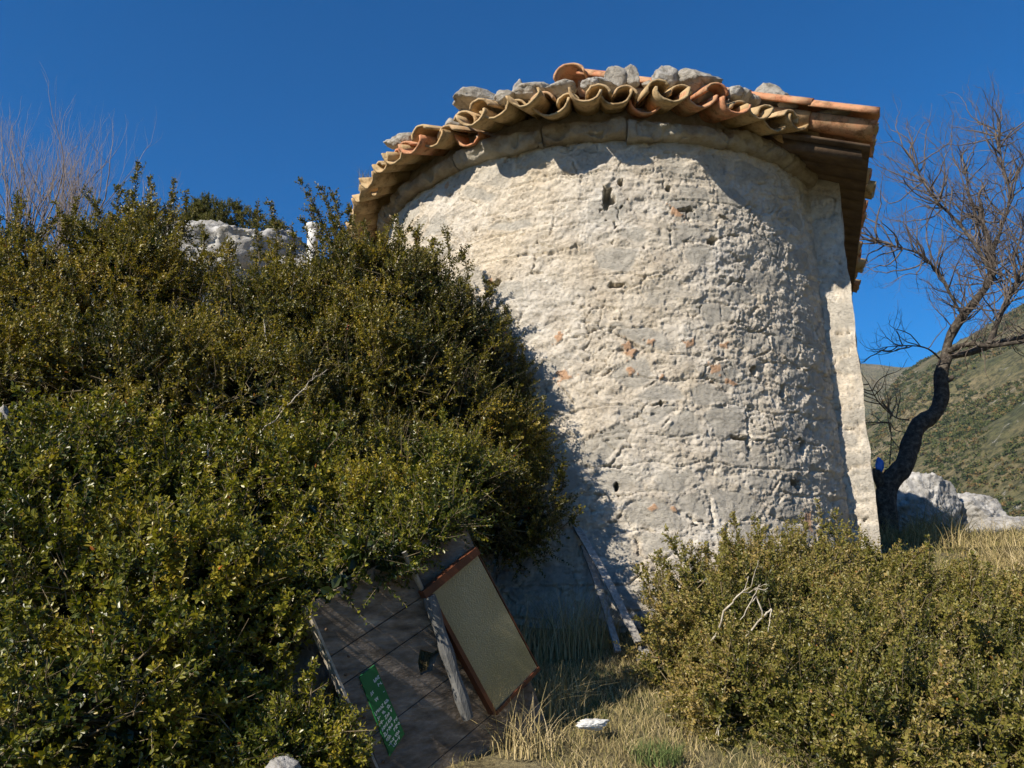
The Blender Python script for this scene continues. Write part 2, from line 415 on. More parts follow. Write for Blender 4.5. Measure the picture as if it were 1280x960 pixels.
def wall_relief(U, V, rough, seed):
    """relief in metres + stone mask for a rubble wall under worn render; rough 0..1 tells how much render has gone"""
    P = np.stack([U, V, 0 * U + seed], -1)
    wu = U + .05 * fbm(P, 5, 4, seed + 1); wv = V + .035 * fbm(P, 6, 4, seed + 2)
    F1, F2, ID = worley2(wu / .30 + .5 * _h(np.floor(wv / .17).astype(np.int64), np.zeros(U.shape, np.int64), np.zeros(U.shape, np.int64), 5), wv / .17, seed + 3, .75)
    e = F2 - F1
    G1, G2, GI = worley2(wu / .105, wv / .075, seed + 4, .85); e2 = G2 - G1
    stone = smooth(.05, .35, e)
    expose = smooth(.42, .60, ID * .75 + rough * .32 + .22 * fbm(P, 3.2, 4, seed + 5))
    face = expose * smooth(.12, .26, e)
    Q = P * np.array([1.1, 1.7, 1])
    n1 = fbm(Q, 36, 5, seed + 6, .72); n2 = fbm(P, 8, 5, seed + 7, .55); rd = fbm(Q, 15, 5, seed + 8, .62, ridge=True)
    relief = (.0075 * n1) * (1 - .6 * face) + .006 * n2
    # coats of render that have flaked away leave small crisp ledges
    fl = fbm(Q, 6.5, 6, seed + 14, .62); fl2 = fbm(Q, 12, 6, seed + 15, .62)
    relief += (1 - .75 * face) * .0050 * (smooth(.02, .06, fl) + smooth(-.22, -.18, fl) + smooth(.10, .14, fl2) + smooth(-.14, -.10, fl2)) - .012
    relief += expose * (.011 * (stone - .6) * (.5 + rough) + .003 * rd + (ID - .5) * .014)
    relief += rough * (1 - .6 * face) * (.005 * smooth(.02, .25, e2) - .003 + .007 * rd) + .02 * fbm(P, 2.0, 3, seed + 10)
    # open cracks only along part of the joints
    crk = smooth(.05, .0, e + .05 * n1) * smooth(.14, .3, fbm(P, 5.5, 4, seed + 12) + .10 * rough)
    crk2 = smooth(.06, .0, e2 + .06 * n1) * smooth(.12, .3, fbm(P, 6.1, 4, seed + 13)) * .7
    cf = np.abs((wv + .012 * n2) / .17 - np.round((wv + .012 * n2) / .17)) * .17      # thin bed joints between the courses
    bed = smooth(.007, .001, cf) * smooth(.05, .2, fbm(P * np.array([.5, 2.2, 1]), 3.4, 4, seed + 16))
    relief -= .028 * np.maximum(crk, crk2) + .012 * bed
    return relief, face

def apse_wall():
    amax = math.acos(-WP / RW) + .03
    nu, nv = 700, 470
    a = np.linspace(-amax, amax, nu); z = np.linspace(ZB - .55, ZC + .10, nv)
    A, Z = np.meshgrid(a, z, indexing='ij'); U = A * RW
    az_face = A  # + towards the right junction
    rough = np.clip(.12 + .55 * smooth(-.1, 1.25, A) + .35 * smooth(1.1, .1, Z) * smooth(-.9, .3, A), 0, 1)
    rel, st = wall_relief(U, Z, rough, 40)
    chip = np.zeros_like(U)
    Pn = np.stack([U, Z, 0 * U], -1); wob = 1 + .9 * fbm(Pn, 45, 4, 77)
    for (px, py, s) in CHIPS:
        h = ray_cyl(px, py)
        if h is None: continue
        g = rng(int(px)); asp = g.uniform(.7, 1.5); rot = g.uniform(-.6, .6)
        du, dv = U - h[0], Z - h[1]; d = np.maximum(np.abs(du * math.cos(rot) + dv * math.sin(rot)) / asp, np.abs(-du * math.sin(rot) + dv * math.cos(rot)) * asp) / s * wob
        m = smooth(1.1, .9, d); chip = np.maximum(chip, m); rel = rel * (1 - .6 * m) + .004 * m
    for (px, py, sx, sy) in HOLES:
        h = ray_cyl(px, py)
        if h is None: continue
        g = rng(int(px) + 5); rot = g.uniform(-.3, .3)
        du, dv = U - h[0], Z - h[1]; d = .9 * np.hypot((du * math.cos(rot) + dv * math.sin(rot)) / sx, (-du * math.sin(rot) + dv * math.cos(rot)) / sy) * (1 + 1.1 * fbm(Pn, 22, 4, 78))
        m = smooth(1.05, .85, d); rel = rel - .17 * m
    foot = .16 * smooth(.35, -.35, Z) + .035 * smooth(1.6, .2, Z)
    r = RW + rel + foot
    lat, ax = r * np.sin(A), -r * np.cos(A)
    V = Lv(lat, ax, Z)
    mb = MB(); mb.add(V.reshape(-1, 3), grid_faces(nu, nv))
    o = mb.build('apse_wall', M_WALL, None); under(o, chapel)
    for nm, arr in (('stone', st), ('chip', chip)):
        t = o.data.attributes.new(nm, 'FLOAT', 'POINT'); t.data.foreach_set('value', arr.ravel().astype(np.float32))
apse_wall()

def gable_z(lat): return ZR - .10 - (ZR - ZE) / EW * np.abs(lat)
NAVE_L = 2.35
def nave_walls():
    # open polyline round the nave: from inside the apse junction to the right corner, right side, back, left side, left corner and back to the apse
    def patch(name, p0, p1, ztop, step, seed, rough=.75, sub=.02):
        n = max(3, int(np.hypot(*(np.array(p1) - p0)) / step)); s = np.linspace(0, 1, n)
        lat = p0[0] + (p1[0] - p0[0]) * s; ax = p0[1] + (p1[1] - p0[1]) * s
        nv = 40 if step > .05 else 260
        t = np.linspace(0, 1, nv)
        top = ztop(lat) if callable(ztop) else np.full(n, ztop)
        Z = (ZB - .7) + (top[:, None] - (ZB - .7)) * t[None]
        LT = np.repeat(lat[:, None], nv, 1); AXX = np.repeat(ax[:, None], nv, 1)
        d = np.array([p1[0] - p0[0], p1[1] - p0[1]]); ln = np.hypot(*d); nn = np.array([d[1], -d[0]]) / ln
        U = s[:, None] * ln + 0 * Z + seed
        rel, st = wall_relief(U, Z, np.full(U.shape, rough), seed)
        # noise that depends on height only close to the ends, so that the corners of neighbouring walls meet
        edge = np.minimum(s, 1 - s)[:, None] * ln; k = smooth(0, .06, edge)
        cn = .014 * fbm(np.stack([Z, 0 * Z, 0 * Z], -1), 7, 4, 91) - .004
        rel = rel * k
        LT = LT + nn[0] * rel + (cn * (1 - k)) * np.sign(LT) ; AXX = AXX + nn[1] * rel
        return LT, AXX, Z, st, n, nv
    mb = MB(); S = []
    jl = math.sqrt(RW ** 2 - WP ** 2) - .05
    segs = [((jl, WP), (WC, WP), gable_z, .008, 200), ((WC, WP), (WC, WP + NAVE_L), ZE - .02, .1, 210),
            ((WC, WP + NAVE_L), (-WC, WP + NAVE_L), gable_z, .1, 220), ((-WC, WP + NAVE_L), (-WC, WP), ZE - .02, .1, 230),
            ((-WC, WP), (-jl, WP), gable_z, .008, 240)]
    for p0, p1, zt, st_, sd_ in segs:
        LT, AXX, Z, st, n, nv = patch('w', p0, p1, zt, st_, sd_)
        mb.add(Lv(LT, AXX, Z).reshape(-1, 3), grid_faces(n, nv)); S.append(st.ravel())
    # gable above the apse vault
    lt = np.linspace(-jl, jl, 60); z0 = ZC - .3; V = []
    for x in lt: V += [tuple(L(x, WP, z0)), tuple(L(x, WP, gable_z(x)))]
    mb.add(V, grid_faces(60, 2)); S.append(np.zeros(120))
    o = mb.build('nave_wall', M_WALL); under(o, chapel)
    t = o.data.attributes.new('stone', 'FLOAT', 'POINT'); t.data.foreach_set('value', (np.concatenate(S) * .8).astype(np.float32))
    o.data.attributes.new('chip', 'FLOAT', 'POINT')
nave_walls()

# cornice: moulded blocks laid round the apse
def cornice():
    g = rng(5); amax = math.acos(-WP / RW)
    a = -amax
    while a < amax - .02:
        w_ = min(g.uniform(.17, .40), amax - a); gap = .0012
        n = max(5, int(w_ * RW / .008)); A = np.linspace(a + gap, a + w_ - gap, n)
        dz = g.normal(.004, .009); dr = g.normal(0, .008); bul = g.uniform(.8, 1.15)
        prof = [(-.06, .0), (.012, .0)] + [(.040 + .062 * bul * math.sin(t), .060 - .060 * math.cos(t)) for t in np.linspace(.1, math.pi * .93, 20)] + [(.02, .125), (-.06, .127)]
        prof = np.array(prof); m = len(prof)
        AA = np.repeat(A[:, None], m, 1); RR_ = RW + prof[None, :, 0] + dr; ZZ_ = ZC + prof[None, :, 1] + dz + 0 * AA
        endr = np.minimum(np.arange(n), np.arange(n)[::-1])[:, None]
        RR_ = RR_ - .018 * (endr == 0) - .004 * (endr == 1)
        P = np.stack([AA * RW, ZZ_, RR_], -1)
        nz = .035 * fbm(P, 7, 6, 31, .6) + .012 * fbm(P, 30, 4, 33) - .03 * smooth(.12, .3, fbm(P, 10, 4, 35))
        RR_ = RR_ + nz * smooth(-.06, .0, prof[None, :, 0]); ZZ_ = ZZ_ + .035 * fbm(P + 9, 7, 5, 37) * (prof[None, :, 0] > 0)
        V = Lv(RR_ * np.sin(AA), -RR_ * np.cos(AA), ZZ_)
        mb = MB(); mb.add(V.reshape(-1, 3), grid_faces(n, m), a=g.random())
        for e in (0, n - 1):     # close the ends
            idx = [e * m + k for k in range(m)]
            mb.add([V.reshape(-1, 3)[k] for k in idx], None, [(0, k, k + 1) for k in range(1, m - 1)], a=.5)
        under(mb.build('cornice_stone', M_CORN), chapel)
        a += w_
cornice()

# canal tiles
def canal_tile(mb, base, dirv, up, length, r0, r1, convex, th=.016, a=0., g=None, arc=1.0):
    """half-round tapered tile from `base` (outer end) running inwards along dirv; r0 radius at outer end"""
    dirv = np.array(dirv, float); dirv /= np.linalg.norm(dirv)
    side = np.cross(dirv, up); side /= np.linalg.norm(side); upv = np.cross(side, dirv)
    na, nl = 11, 5
    th_ = np.linspace(-math.pi / 2 * arc, math.pi / 2 * arc, na); s = np.linspace(0, 1, nl)
    S, T = np.meshgrid(s, th_, indexing='ij'); r = r0 + (r1 - r0) * S
    sgn = 1 if convex else -1
    wob = 0 if g is None else g.normal(0, .0022, na)[None, :]
    out = []
    for off in (0, th):
        rr = r + off + wob
        h = rr * np.cos(T) * sgn * .82
        P = np.asarray(base)[None, None] + dirv[None, None] * (S * length)[..., None] + side[None, None] * (rr * np.sin(T))[..., None] + upv[None, None] * (h * 1.02)[..., None]
        if g is not None and off == 0:
            jag = g.normal(0, .003, na)
        P[0] += dirv[None] * jag[:, None]
        out.append(P.reshape(-1, 3))
    V = np.concatenate(out); N = na * nl
    q = grid_faces(nl, na); q2 = q[:, ::-1] + N
    rim = []
    for j in range(na - 1):
        rim += [(j, j + 1, j + 1 + N, j + N), ((nl - 1) * na + j, (nl - 1) * na + j + N, (nl - 1) * na + j + 1 + N, (nl - 1) * na + j + 1)]
    for i in range(nl - 1):
        rim += [(i * na, i * na + N, (i + 1) * na + N, (i + 1) * na), (i * na + na - 1, (i + 1) * na + na - 1, (i + 1) * na + na - 1 + N, i * na + na - 1 + N)]
    mb.add(V, np.concatenate([q, q2, np.array(rim)]), a=a)

SL = math.radians(17)
RE = RW + .30; ZT = ZC + .185          # radius and height of the tile ends
def apse_roof():
    g = rng(11); amax = math.acos(-WP / RW) + .06
    mb = MB()
    step = .186 / RE; angs = np.arange(-amax, amax, step)
    for row, (roff, cnt) in enumerate(((0, 1), (.36, 1))):
        for k, a in enumerate(angs):
            rr = RE - roff
            if row and k % 1: continue
            a_ = a + g.normal(0, .012); out = np.array([*(NX * math.sin(a_) - AX * math.cos(a_)), 0])
            dirv = -out + np.array([0, 0, math.tan(SL + g.normal(0, .02))])
            zz = ZT + roff * math.tan(SL) + g.normal(0, .013) + .014 * math.sin(a_ * 7) + .012 * row
            ext = g.normal(0, .04) - (.10 if g.random() < .10 else 0)
            sag = -.018 * smooth(.2, 1.2, abs(a_))
            p = np.array([CX, CY, 0]) + out * (rr + ext); p[2] = zz + sag
            hue = float(np.clip(g.normal(.28, .17), 0, .6))
            if g.random() < .13: hue = g.uniform(.75, 1)
            sc_ = 1 - .16 * row
            # channel tile, curved side down
            canal_tile(mb, p, dirv, tuple(np.array([0, 0, 1]) + .13 * g.normal(size=3)), .44, (.097 + g.normal(0, .006)) * sc_, .070 * sc_, False, a=hue, g=g)
            # cover tile over the joint
            if g.random() < .12 and row == 0: continue
            a2 = a_ + step / 2 + g.normal(0, .012); out2 = np.array([*(NX * math.sin(a2) - AX * math.cos(a2)), 0])
            p2 = np.array([CX, CY, 0]) + out2 * (rr - .045 + g.normal(0, .03)); p2[2] = zz + sag - .006 + g.normal(0, .012)
            hue = float(np.clip(g.normal(.33, .18), 0, .7))
            if g.random() < .18: hue = g.uniform(.75, 1)
            canal_tile(mb, p2, -out2 + np.array([0, 0, math.tan(SL + g.normal(0, .03))]), tuple(np.array([0, 0, 1]) + .16 * g.normal(size=3)), .44, (.064 + g.normal(0, .004)) * sc_, .076 * sc_, True, a=hue, g=g, arc=.97)
    under(mb.build('apse_roof', M_TILE), chapel)
    # mortar bed and the broken, stone covered cone behind the two tile courses
    n, m = 120, 26; A = np.linspace(-amax - .02, amax + .02, n); rr = np.concatenate([[RW + .0, RW + .01], np.linspace(RW - .0, .05, m - 2)])
    AA, RR_ = np.meshgrid(A, rr, indexing='ij')
    Z = ZT + (RE - RR_) * math.tan(SL) - .010
    Z[:, 0] = ZC + .12; 
    P = np.stack([RR_ * np.sin(AA), RR_ * np.cos(AA), 0 * AA], -1)
    Z[:, 1:] += (.018 * fbm(P, 9, 4, 51))[:, 1:] - .035
    Z[:, 8:] += .05 + .02 * fbm(P, 14, 3, 52)[:, 8:]
    mb = MB(); mb.add(Lv(RR_ * np.sin(AA), -RR_ * np.cos(AA), Z).reshape(-1, 3), grid_faces(n, m))
    under(mb.build('roof_mortar', M_SLATE), chapel)
apse_roof()

def nave_roof():
    g = rng(12)
    sl = (ZR - ZE) / EW; slv = math.atan(sl)
    n_rows = int((NAVE_L - .35 - VERGE) / .205) + 1
    for side in (1, -1):
        mb = MB()
        for k in range(0 if side == 1 else 2, n_rows):
            ax = VERGE + .06 + k * .205
            jitter = g.normal(0, .02); dzr = g.normal(0, .008)
            ntile = 6 if side == 1 else 6
            for t in range(ntile):
                lt = EW + jitter - t * .385
                if lt < (RL + .1 if side == 1 else .1): continue
                z = ZE + (EW - lt) * sl + dzr + .012
                p = L(side * lt, ax, z + .035); nxt = L(side * (lt - 1), ax, z + .035 + sl) - p
                hue = float(np.clip(g.normal(.35, .2), 0, .7)) if g.random() > .3 else g.uniform(.7, 1)
                if k > 0 or True:
                    canal_tile(mb, p, nxt, (0, 0, 1), .43, .085, .07, False, a=hue, g=g)
                hue = float(np.clip(g.normal(.4, .2), 0, .8)) if g.random() > .4 else g.uniform(.7, 1)
                if k == 0: hue = g.uniform(.78, .9)
                pc = L(side * (lt + .0), ax + (.1025 if k else -.07), z + .035 + (0 if k else .01)); nx2 = L(side * (lt - 1), ax + (.1025 if k else -.07), z + .035 + sl) - pc
                canal_tile(mb, pc, nx2, (0, 0, 1), .43, .080 if k else .086, .07 if k else .078, True, a=hue, g=g)
                if k == 0:
                    pc = L(side * lt, ax + .1025, z + .035); nx2 = L(side * (lt - 1), ax + .1025, z + .035 + sl) - pc
                    canal_tile(mb, pc, nx2, (0, 0, 1), .43, .080, .07, True, a=.4, g=g)
        under(mb.build('nave_roof_slope', M_TILE), chapel)
        # boards under the tiles, set back from the tile ends, and the beams that carry the verge
        mb = MB(); x0, x1 = 0.0, EW - .05
        for b0 in np.arange(VERGE + (.05 if side == 1 else .5), NAVE_L - .5, .17):
            zz = lambda lt: ZE + (EW - lt) * sl - .075
            d = .022; b1 = b0 + .160
            P = [L(side * x0, b0, zz(x0) - d), L(side * x1, b0, zz(x1) - d), L(side * x1, b1, zz(x1) - d), L(side * x0, b1, zz(x0) - d),
                 L(side * x0, b0, zz(x0)), L(side * x1, b0, zz(x1)), L(side * x1, b1, zz(x1)), L(side * x0, b1, zz(x0))]
            box_pts(mb, P, g.random())
        under(mb.build('roof_boarding', M_DARKW), chapel)
    # two barge timbers under the verge and ridge tiles
    mb = MB()
    for k in range(int((NAVE_L - .4 - VERGE) / .38)):
        ax = VERGE - .15 + k * .38
        p = L(RL, ax, ZR - .035 + g.normal(0, .006)); canal_tile(mb, p, L(RL, ax + 1, ZR - .035) - p, (0, 0, 1), .43, .105, .088, True, a=g.uniform(.7, .9) if k < 2 else g.random(), g=g)
    under(mb.build('ridge_tiling', M_TILE), chapel)
    for side in (1, -1):
        mb = MB()
        for lt0, lt1, axx, w_, dz, h_ in ((RL + .1, EW - .10, VERGE + (.10 if side == 1 else .55), .07, -.10, .07),):
            zz = lambda lt: ZE + (EW - lt) * sl + dz
            P = [L(side * lt0, axx, zz(lt0) - h_), L(side * lt1, axx, zz(lt1) - h_), L(side * lt1, axx + w_, zz(lt1) - h_), L(side * lt0, axx + w_, zz(lt0) - h_),
                 L(side * lt0, axx, zz(lt0)), L(side * lt1, axx, zz(lt1)), L(side * lt1, axx + w_, zz(lt1)), L(side * lt0, axx + w_, zz(lt0))]
            box_pts(mb, P)
        under(mb.build('barge_board', M_DARKW), chapel)
nave_roof()

# ------------------------------------------------------------------ rocks
def ico(sub):
    import bmesh
    bm = bmesh.new(); bmesh.ops.create_icosphere(bm, subdivisions=sub, radius=1)
    v = np.array([x.co[:] for x in bm.verts]); t = np.array([[x.index for x in f.verts] for f in bm.faces]); bm.free()
    return v, t
ICO = {k: ico(k) for k in (2, 3, 4, 5, 6)}
def rock(name, label, loc, size, seed, cat='rock', sub=4, group=None, rot=0., rough=.35, flat=.55, var=None, m=None, parent=None):
    v, t = ICO[sub]; g = rng(seed); v = v.copy()
    # chop by random planes for faceted limestone
    for k in range(22):
        d = g.normal(size=3); d /= np.linalg.norm(d); h = g.uniform(.55, .85)
        s = v @ d; v -= np.maximum(s - h, 0)[:, None] * d * .92
    nrm = v / np.linalg.norm(v, axis=1)[:, None]
    off = seed * 3.7
    v += nrm * (rough * .35 * fbm(v + off, 1.6, 5, seed) + rough * .26 * fbm(v + off, 3.5, 6, seed + 3, .6, ridge=True) + rough * .10 * fbm(v + off, 15, 4, seed + 5, .6) + rough * .10 * smooth(.0, .06, fbm(v + off, 4.2, 4, seed + 8)))[:, None]
    v *= np.array(size) * .5 / .8
    c, s = math.cos(rot), math.sin(rot); v = v @ np.array([[c, s, 0], [-s, c, 0], [0, 0, 1]])
    mb = MB(); mb.add(v, None, t, a=g.random() if var is None else var)
    o = mb.build(name, m or M_ROCK, parent); o.location = tuple(loc)
    if parent is None: tag(o, label, cat, group)
    return o

# stones lying on the roof: photo pixel, width/height px
def roof_z(p):
    d = np.array(p[:2]) - C2; lat, ax = d @ NX, d @ AX; r = math.hypot(lat, ax)
    return ZT + (RE - r) * math.tan(SL)
STONES = [
 (605, 133, 52, 24, 'broad flat grey stone on the apse tiles left of the ridge tile'),
 (568, 158, 20, 18, 'small pale block stone just left of the broad flat stone on the apse eave'),
 (508, 178, 38, 20, 'rounded grey stone at the far left of the apse eave'),
 (647, 108, 12, 12, 'tiny pale pebble-like stone perched above the broad flat stone'),
 (668, 118, 46, 20, 'long low whitish stone between the flat stone and the red ridge tile'),
 (700, 116, 34, 20, 'grey wedge stone propped below the red ridge tile end'),
 (752, 112, 34, 20, 'grey stone under the orange verge tile right of the ridge'),
 (768, 90, 22, 12, 'pale small stone on top of the orange verge tile right of the ridge'),
 (788, 92, 18, 12, 'pale small stone beside the tall upright stone on the roof'),
 (830, 103, 26, 34, 'tall upright grey stone standing on the apse tiles'),
 (868, 106, 48, 22, 'wide brownish grey stone right of the tall upright stone'),
 (884, 122, 26, 18, 'grey stone wedged behind the wavy tiles right of the wide brownish stone'),
 (925, 118, 22, 14, 'small pale stone between the wide stone and the dark pitted stone'),
 (965, 120, 36, 20, 'dark pitted stone near the right end of the apse roof'),
 (984, 136, 20, 16, 'light broken mortar lump above the bright orange tile'),
]
def on_roof(px, py, w_, h_, seed, label):
    # march along the sight line down to the cone near the eave
    best = None
    for Y in np.arange(4.3, 9, .01):
        p = at(px, py + h_ * .35, Y)
        d = p[:2] - C2; lat, ax = d @ NX, d @ AX; r = math.hypot(lat, ax)
        if r < RE - .10:
            e = p[2] - (roof_z(p) + .05)
            if best is None or abs(e) < best[0]: best = (abs(e), p, Y)
            if e < .0 or r < RE - .75: pass
    # near entry point over the eave: the first Y with r < RE-.16
    for Y in np.arange(4.0, 9, .005):
        p = at(px, py, Y); d = p[:2] - C2
        if np.hypot(*d) < RE - .20 and (d @ AX) < .4: break
    s = Y / FPX * 1.03
    zr = roof_z(p) + .05; hz = max(h_ * s, .06)
    # rests on the tiles: stretch down to them
    top = p[2] + hz * .5; bot = min(zr, top - hz)
    rock('roof_stone', label, (p[0], p[1], (top + bot) / 2 + .01), (w_ * s * 1.42, w_ * s * 1.1, (top - bot) * .95), seed, 'stone', 4, 'loose stones weighing down the roof tiles', rot=AL, var=rng(seed).uniform(.2, .9))
for k, (px, py, w_, h_, lab) in enumerate(STONES): on_roof(px, py, w_, h_, 300 + k, lab)
rock('roof_stone', 'pale slab of stone on the orange verge tiles near the right roof corner', L(EW - .25, VERGE + .05, ZE + .20), (.28, .16, .07), 330, 'stone', 4, 'loose stones weighing down the roof tiles', rot=-AL)
rock('roof_stone', 'grey stone on the verge tiles behind the strap left of the roof corner', L(EW - .66, VERGE + .05, ZE + .37), (.22, .15, .10), 331, 'stone', 4, 'loose stones weighing down the roof tiles', rot=-AL)

gs = rng(350)
for k in range(26):
    a = gs.uniform(-1.25, 1.05); rr = RE - gs.uniform(.08, .30); o_ = NX * math.sin(a) - AX * math.cos(a); sz = gs.uniform(.07, .15)
    p = C2 + o_ * rr; z_ = ZT + (RE - rr) * math.tan(SL) + .075 + sz * .16
    rock('roof_stone', 'small rubble stone packed among the curved tiles along the apse roof edge', (p[0], p[1], z_), (sz, sz * .8, sz * .62), 360 + k, 'stone', 4, 'loose stones weighing down the roof tiles', rot=gs.uniform(0, 3), var=gs.uniform(.1, 1))

# ------------------------------------------------------------------ shrubs of small box leaves
def leaves_mesh(B, T, N, Ll, Wl, var):
    """B leaf base points, T leaf axis, N leaf normal, lengths, widths -> 6-vertex leaves, two quads folded on the rib"""
    S = np.cross(T, N); S /= np.linalg.norm(S, axis=1)[:, None] + 1e-9; N = np.cross(S, T)
    n = len(B); V = np.empty((n, 6, 3)); L_, W_ = Ll[:, None], Wl[:, None]
    V[:, 0] = B; V[:, 1] = B + T * L_ * .38 + S * W_ * .5 + N * W_ * .14; V[:, 2] = B + T * L_ * .78 + S * W_ * .36 + N * W_ * .08
    V[:, 3] = B + T * L_ - N * W_ * .10; V[:, 4] = B + T * L_ * .78 - S * W_ * .36 + N * W_ * .08; V[:, 5] = B + T * L_ * .38 - S * W_ * .5 + N * W_ * .14
    i = np.arange(n)[:, None] * 6
    q = np.concatenate([i + [0, 3, 2, 1], i + [0, 5, 4, 3]])
    return V.reshape(-1, 3), q, np.repeat(var, 6)

def unit(v): return v / (np.linalg.norm(v, axis=-1)[..., None] + 1e-9)

class Shrub:
    def __init__(s, name, label, cat, m, seed, loc, group=None, leaf=.018):
        s.root = empty(name, loc); tag(s.root, label, cat, group); s.m = m; s.g = rng(seed); s.seed = seed
        s.B = []; s.T = []; s.N = []; s.L = []; s.W = []; s.v = []; s.st = MB(); s.leaf = leaf; s.tw = MB()
    def shoots(s, P, D, Ln, tone):
        """P bases, D directions, Ln lengths, tone in 0..1"""
        g = s.g; k = s.leaf
        pairs = np.maximum(3, (Ln / (k * .55)).astype(int)); mx = pairs.max()
        D = unit(D); ref = unit(g.normal(size=P.shape)); A = unit(np.cross(D, ref)); Bv = np.cross(D, A)
        bend = unit(g.normal(size=P.shape)) * .25
        for j in range(mx):
            m = j < pairs
            if not m.any(): break
            f = (j + .6) / pairs[m]
            base = P[m] + D[m] * (Ln[m] * f)[:, None] + bend[m] * (Ln[m] * f * f)[:, None]
            for sg in (1, -1):
                ax_ = (A if j % 2 else Bv)[m] * sg
                ax_ = unit(ax_ + .25 * g.normal(size=ax_.shape))
                up = D[m] * (.45 + .5 * f)[:, None]
                T = unit(ax_ * .85 + up)
                N = unit(D[m] - T * (D[m] * T).sum(1)[:, None] + .35 * g.normal(size=T.shape))
                sz = k * g.uniform(.7, 1.15, len(T)) * (1.05 - .45 * f ** 3)
                s.B.append(base); s.T.append(T); s.N.append(N); s.L.append(sz); s.W.append(sz * g.uniform(.48, .62, len(T)))
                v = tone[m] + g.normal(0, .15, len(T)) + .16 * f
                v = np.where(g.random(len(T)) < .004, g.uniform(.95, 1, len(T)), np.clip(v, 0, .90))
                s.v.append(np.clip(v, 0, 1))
        # thin three-sided stems
        n = len(P); th = np.array([0, 2.09, 4.19]); r = .0016
        c0 = P[:, None] + r * (np.cos(th)[None, :, None] * A[:, None] + np.sin(th)[None, :, None] * Bv[:, None])
        e = P + D * Ln[:, None] + bend * Ln[:, None]
        c1 = e[:, None] + .4 * (c0 - P[:, None])
        V = np.concatenate([c0, c1], 1).reshape(-1, 3); i = np.arange(n)[:, None] * 6
        q = np.concatenate([i + [0, 1, 4, 3], i + [1, 2, 5, 4], i + [2, 0, 3, 5]])
        s.st.add(V, q, a=.5)
    def blob(s, c, rad, dens=1500, lump=.36, up=.42, tone=.4, ln=(.05, .19), keep_back=.22, inner=True):
        """fills the rind of a lumpy ellipsoid with leafy shoots"""
        g = s.g; c = np.array(c, float); rad = np.array(rad if not np.isscalar(rad) else (rad, rad * .8, rad), float)
        area = 4 * math.pi * (rad.prod()) ** (2 / 3)
        if inner:
            for _ in range(int(area * 13)):
                d_ = unit(g.normal(size=3)); d_[1] = -abs(d_[1]) if g.random() < .75 else d_[1]; d_[2] = abs(d_[2]) if g.random() < .8 else d_[2]
                p = c + d_ * rad * g.uniform(.85, .98); e = unit(d_ * .5 + [0, 0, .75] + .35 * g.normal(size=3)); l_ = g.uniform(.12, .27)
                if s.ok((p + e * l_ * 1.1)[None])[0]: s.sprig([p, p + e * l_ * .5 + g.normal(0, .012, 3), p + e * l_], dens=75, tone=tone + g.normal(.06, .11), ln=(.03, .075))
        if inner: s.bare(int(area * 16), c, rad)
        n = int(area * dens); d = unit(g.normal(size=(n, 3)))
        lum = 1 + lump * fbm(d * 1.0 + s.seed + c, 2.2, 3, s.seed) + lump * .8 * fbm(d + c, 5.5, 2, s.seed + 1)
        depth = 1 - .34 * g.random(n) ** 1.6
        P = c + d * rad * (lum * depth)[:, None]
        nrm = unit(d / rad)
        back = (nrm * unit(-P)).sum(1)
        keep = (back > -.25) | (g.random(n) < keep_back)
        # gaps between the sprays
        gap = fbm(P, 3.4, 3, s.seed + 7); keep &= (gap > .0) | (depth < .85) & (g.random(n) < .5)
        keep &= s.ok(P)
        P, nrm, depth = P[keep], nrm[keep], depth[keep]
        D = unit(nrm * .7 + np.array([0, 0, up]) + .6 * g.normal(size=P.shape))
        Ln = g.uniform(*ln, len(P)); tn = tone + .45 * fbm(P, 2.5, 3, s.seed + 9) + .42 * fbm(P, 8, 2, s.seed + 10)
        keep2 = s.ok(P + D * Ln[:, None] * .9)
        s.shoots(P[keep2], D[keep2], Ln[keep2], tn[keep2])
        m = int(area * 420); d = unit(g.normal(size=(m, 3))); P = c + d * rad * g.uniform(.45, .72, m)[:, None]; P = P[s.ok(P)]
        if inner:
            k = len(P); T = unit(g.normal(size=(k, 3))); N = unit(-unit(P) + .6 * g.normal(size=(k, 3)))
            s.B.append(P); s.T.append(T); s.N.append(N); s.L.append(np.full(k, .055)); s.W.append(np.full(k, .035)); s.v.append(np.full(k, .05))  # big inner leaves all in darkest tone: shade inside the crown put into colour
        if inner:          # mass of old stems inside
            for _ in range(int(area * 55)):
                a = c + unit(g.normal(size=3)) * rad * g.uniform(.1, .45); b_ = c + unit(g.normal(size=3) + [0, 0, .4]) * rad * g.uniform(.7, .98)
                if not s.ok(b_[None])[0] or not s.ok(a[None])[0]: continue
                m_ = (a + b_) / 2 + g.normal(0, .05, 3)
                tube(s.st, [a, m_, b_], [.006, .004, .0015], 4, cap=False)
    def ok(s, P):
        d = P[:, :2] - C2; r = np.hypot(d[:, 0], d[:, 1]); lat = d @ NX; ax = d @ AX
        ins = (r < RW + .02) & (ax < WP + .05) | ((np.abs(lat) < WC + .02) & (ax > WP - .02))
        return ~ins & (P[:, 2] > gz(P[:, 0], P[:, 1]) - .02)
    def sprig(s, pts, rad=.05, dens=26, tone=.45, ln=(.04, .09), r=.0035):
        """a long leading shoot along pts with short leafy side shoots"""
        g = s.g; pts = np.array(pts, float)
        seg = np.linalg.norm(np.diff(pts, axis=0), axis=1); t = np.concatenate([[0], np.cumsum(seg)]); n = max(4, int(t[-1] * 100 / 100 * dens))
        q = np.sort(g.random(n)) ; pos = np.stack([np.interp(q * t[-1], t, pts[:, k]) for k in range(3)], -1)
        ax_ = unit(pts[-1] - pts[0]); D = unit(ax_ * .8 + .75 * unit(g.normal(size=(n, 3))))
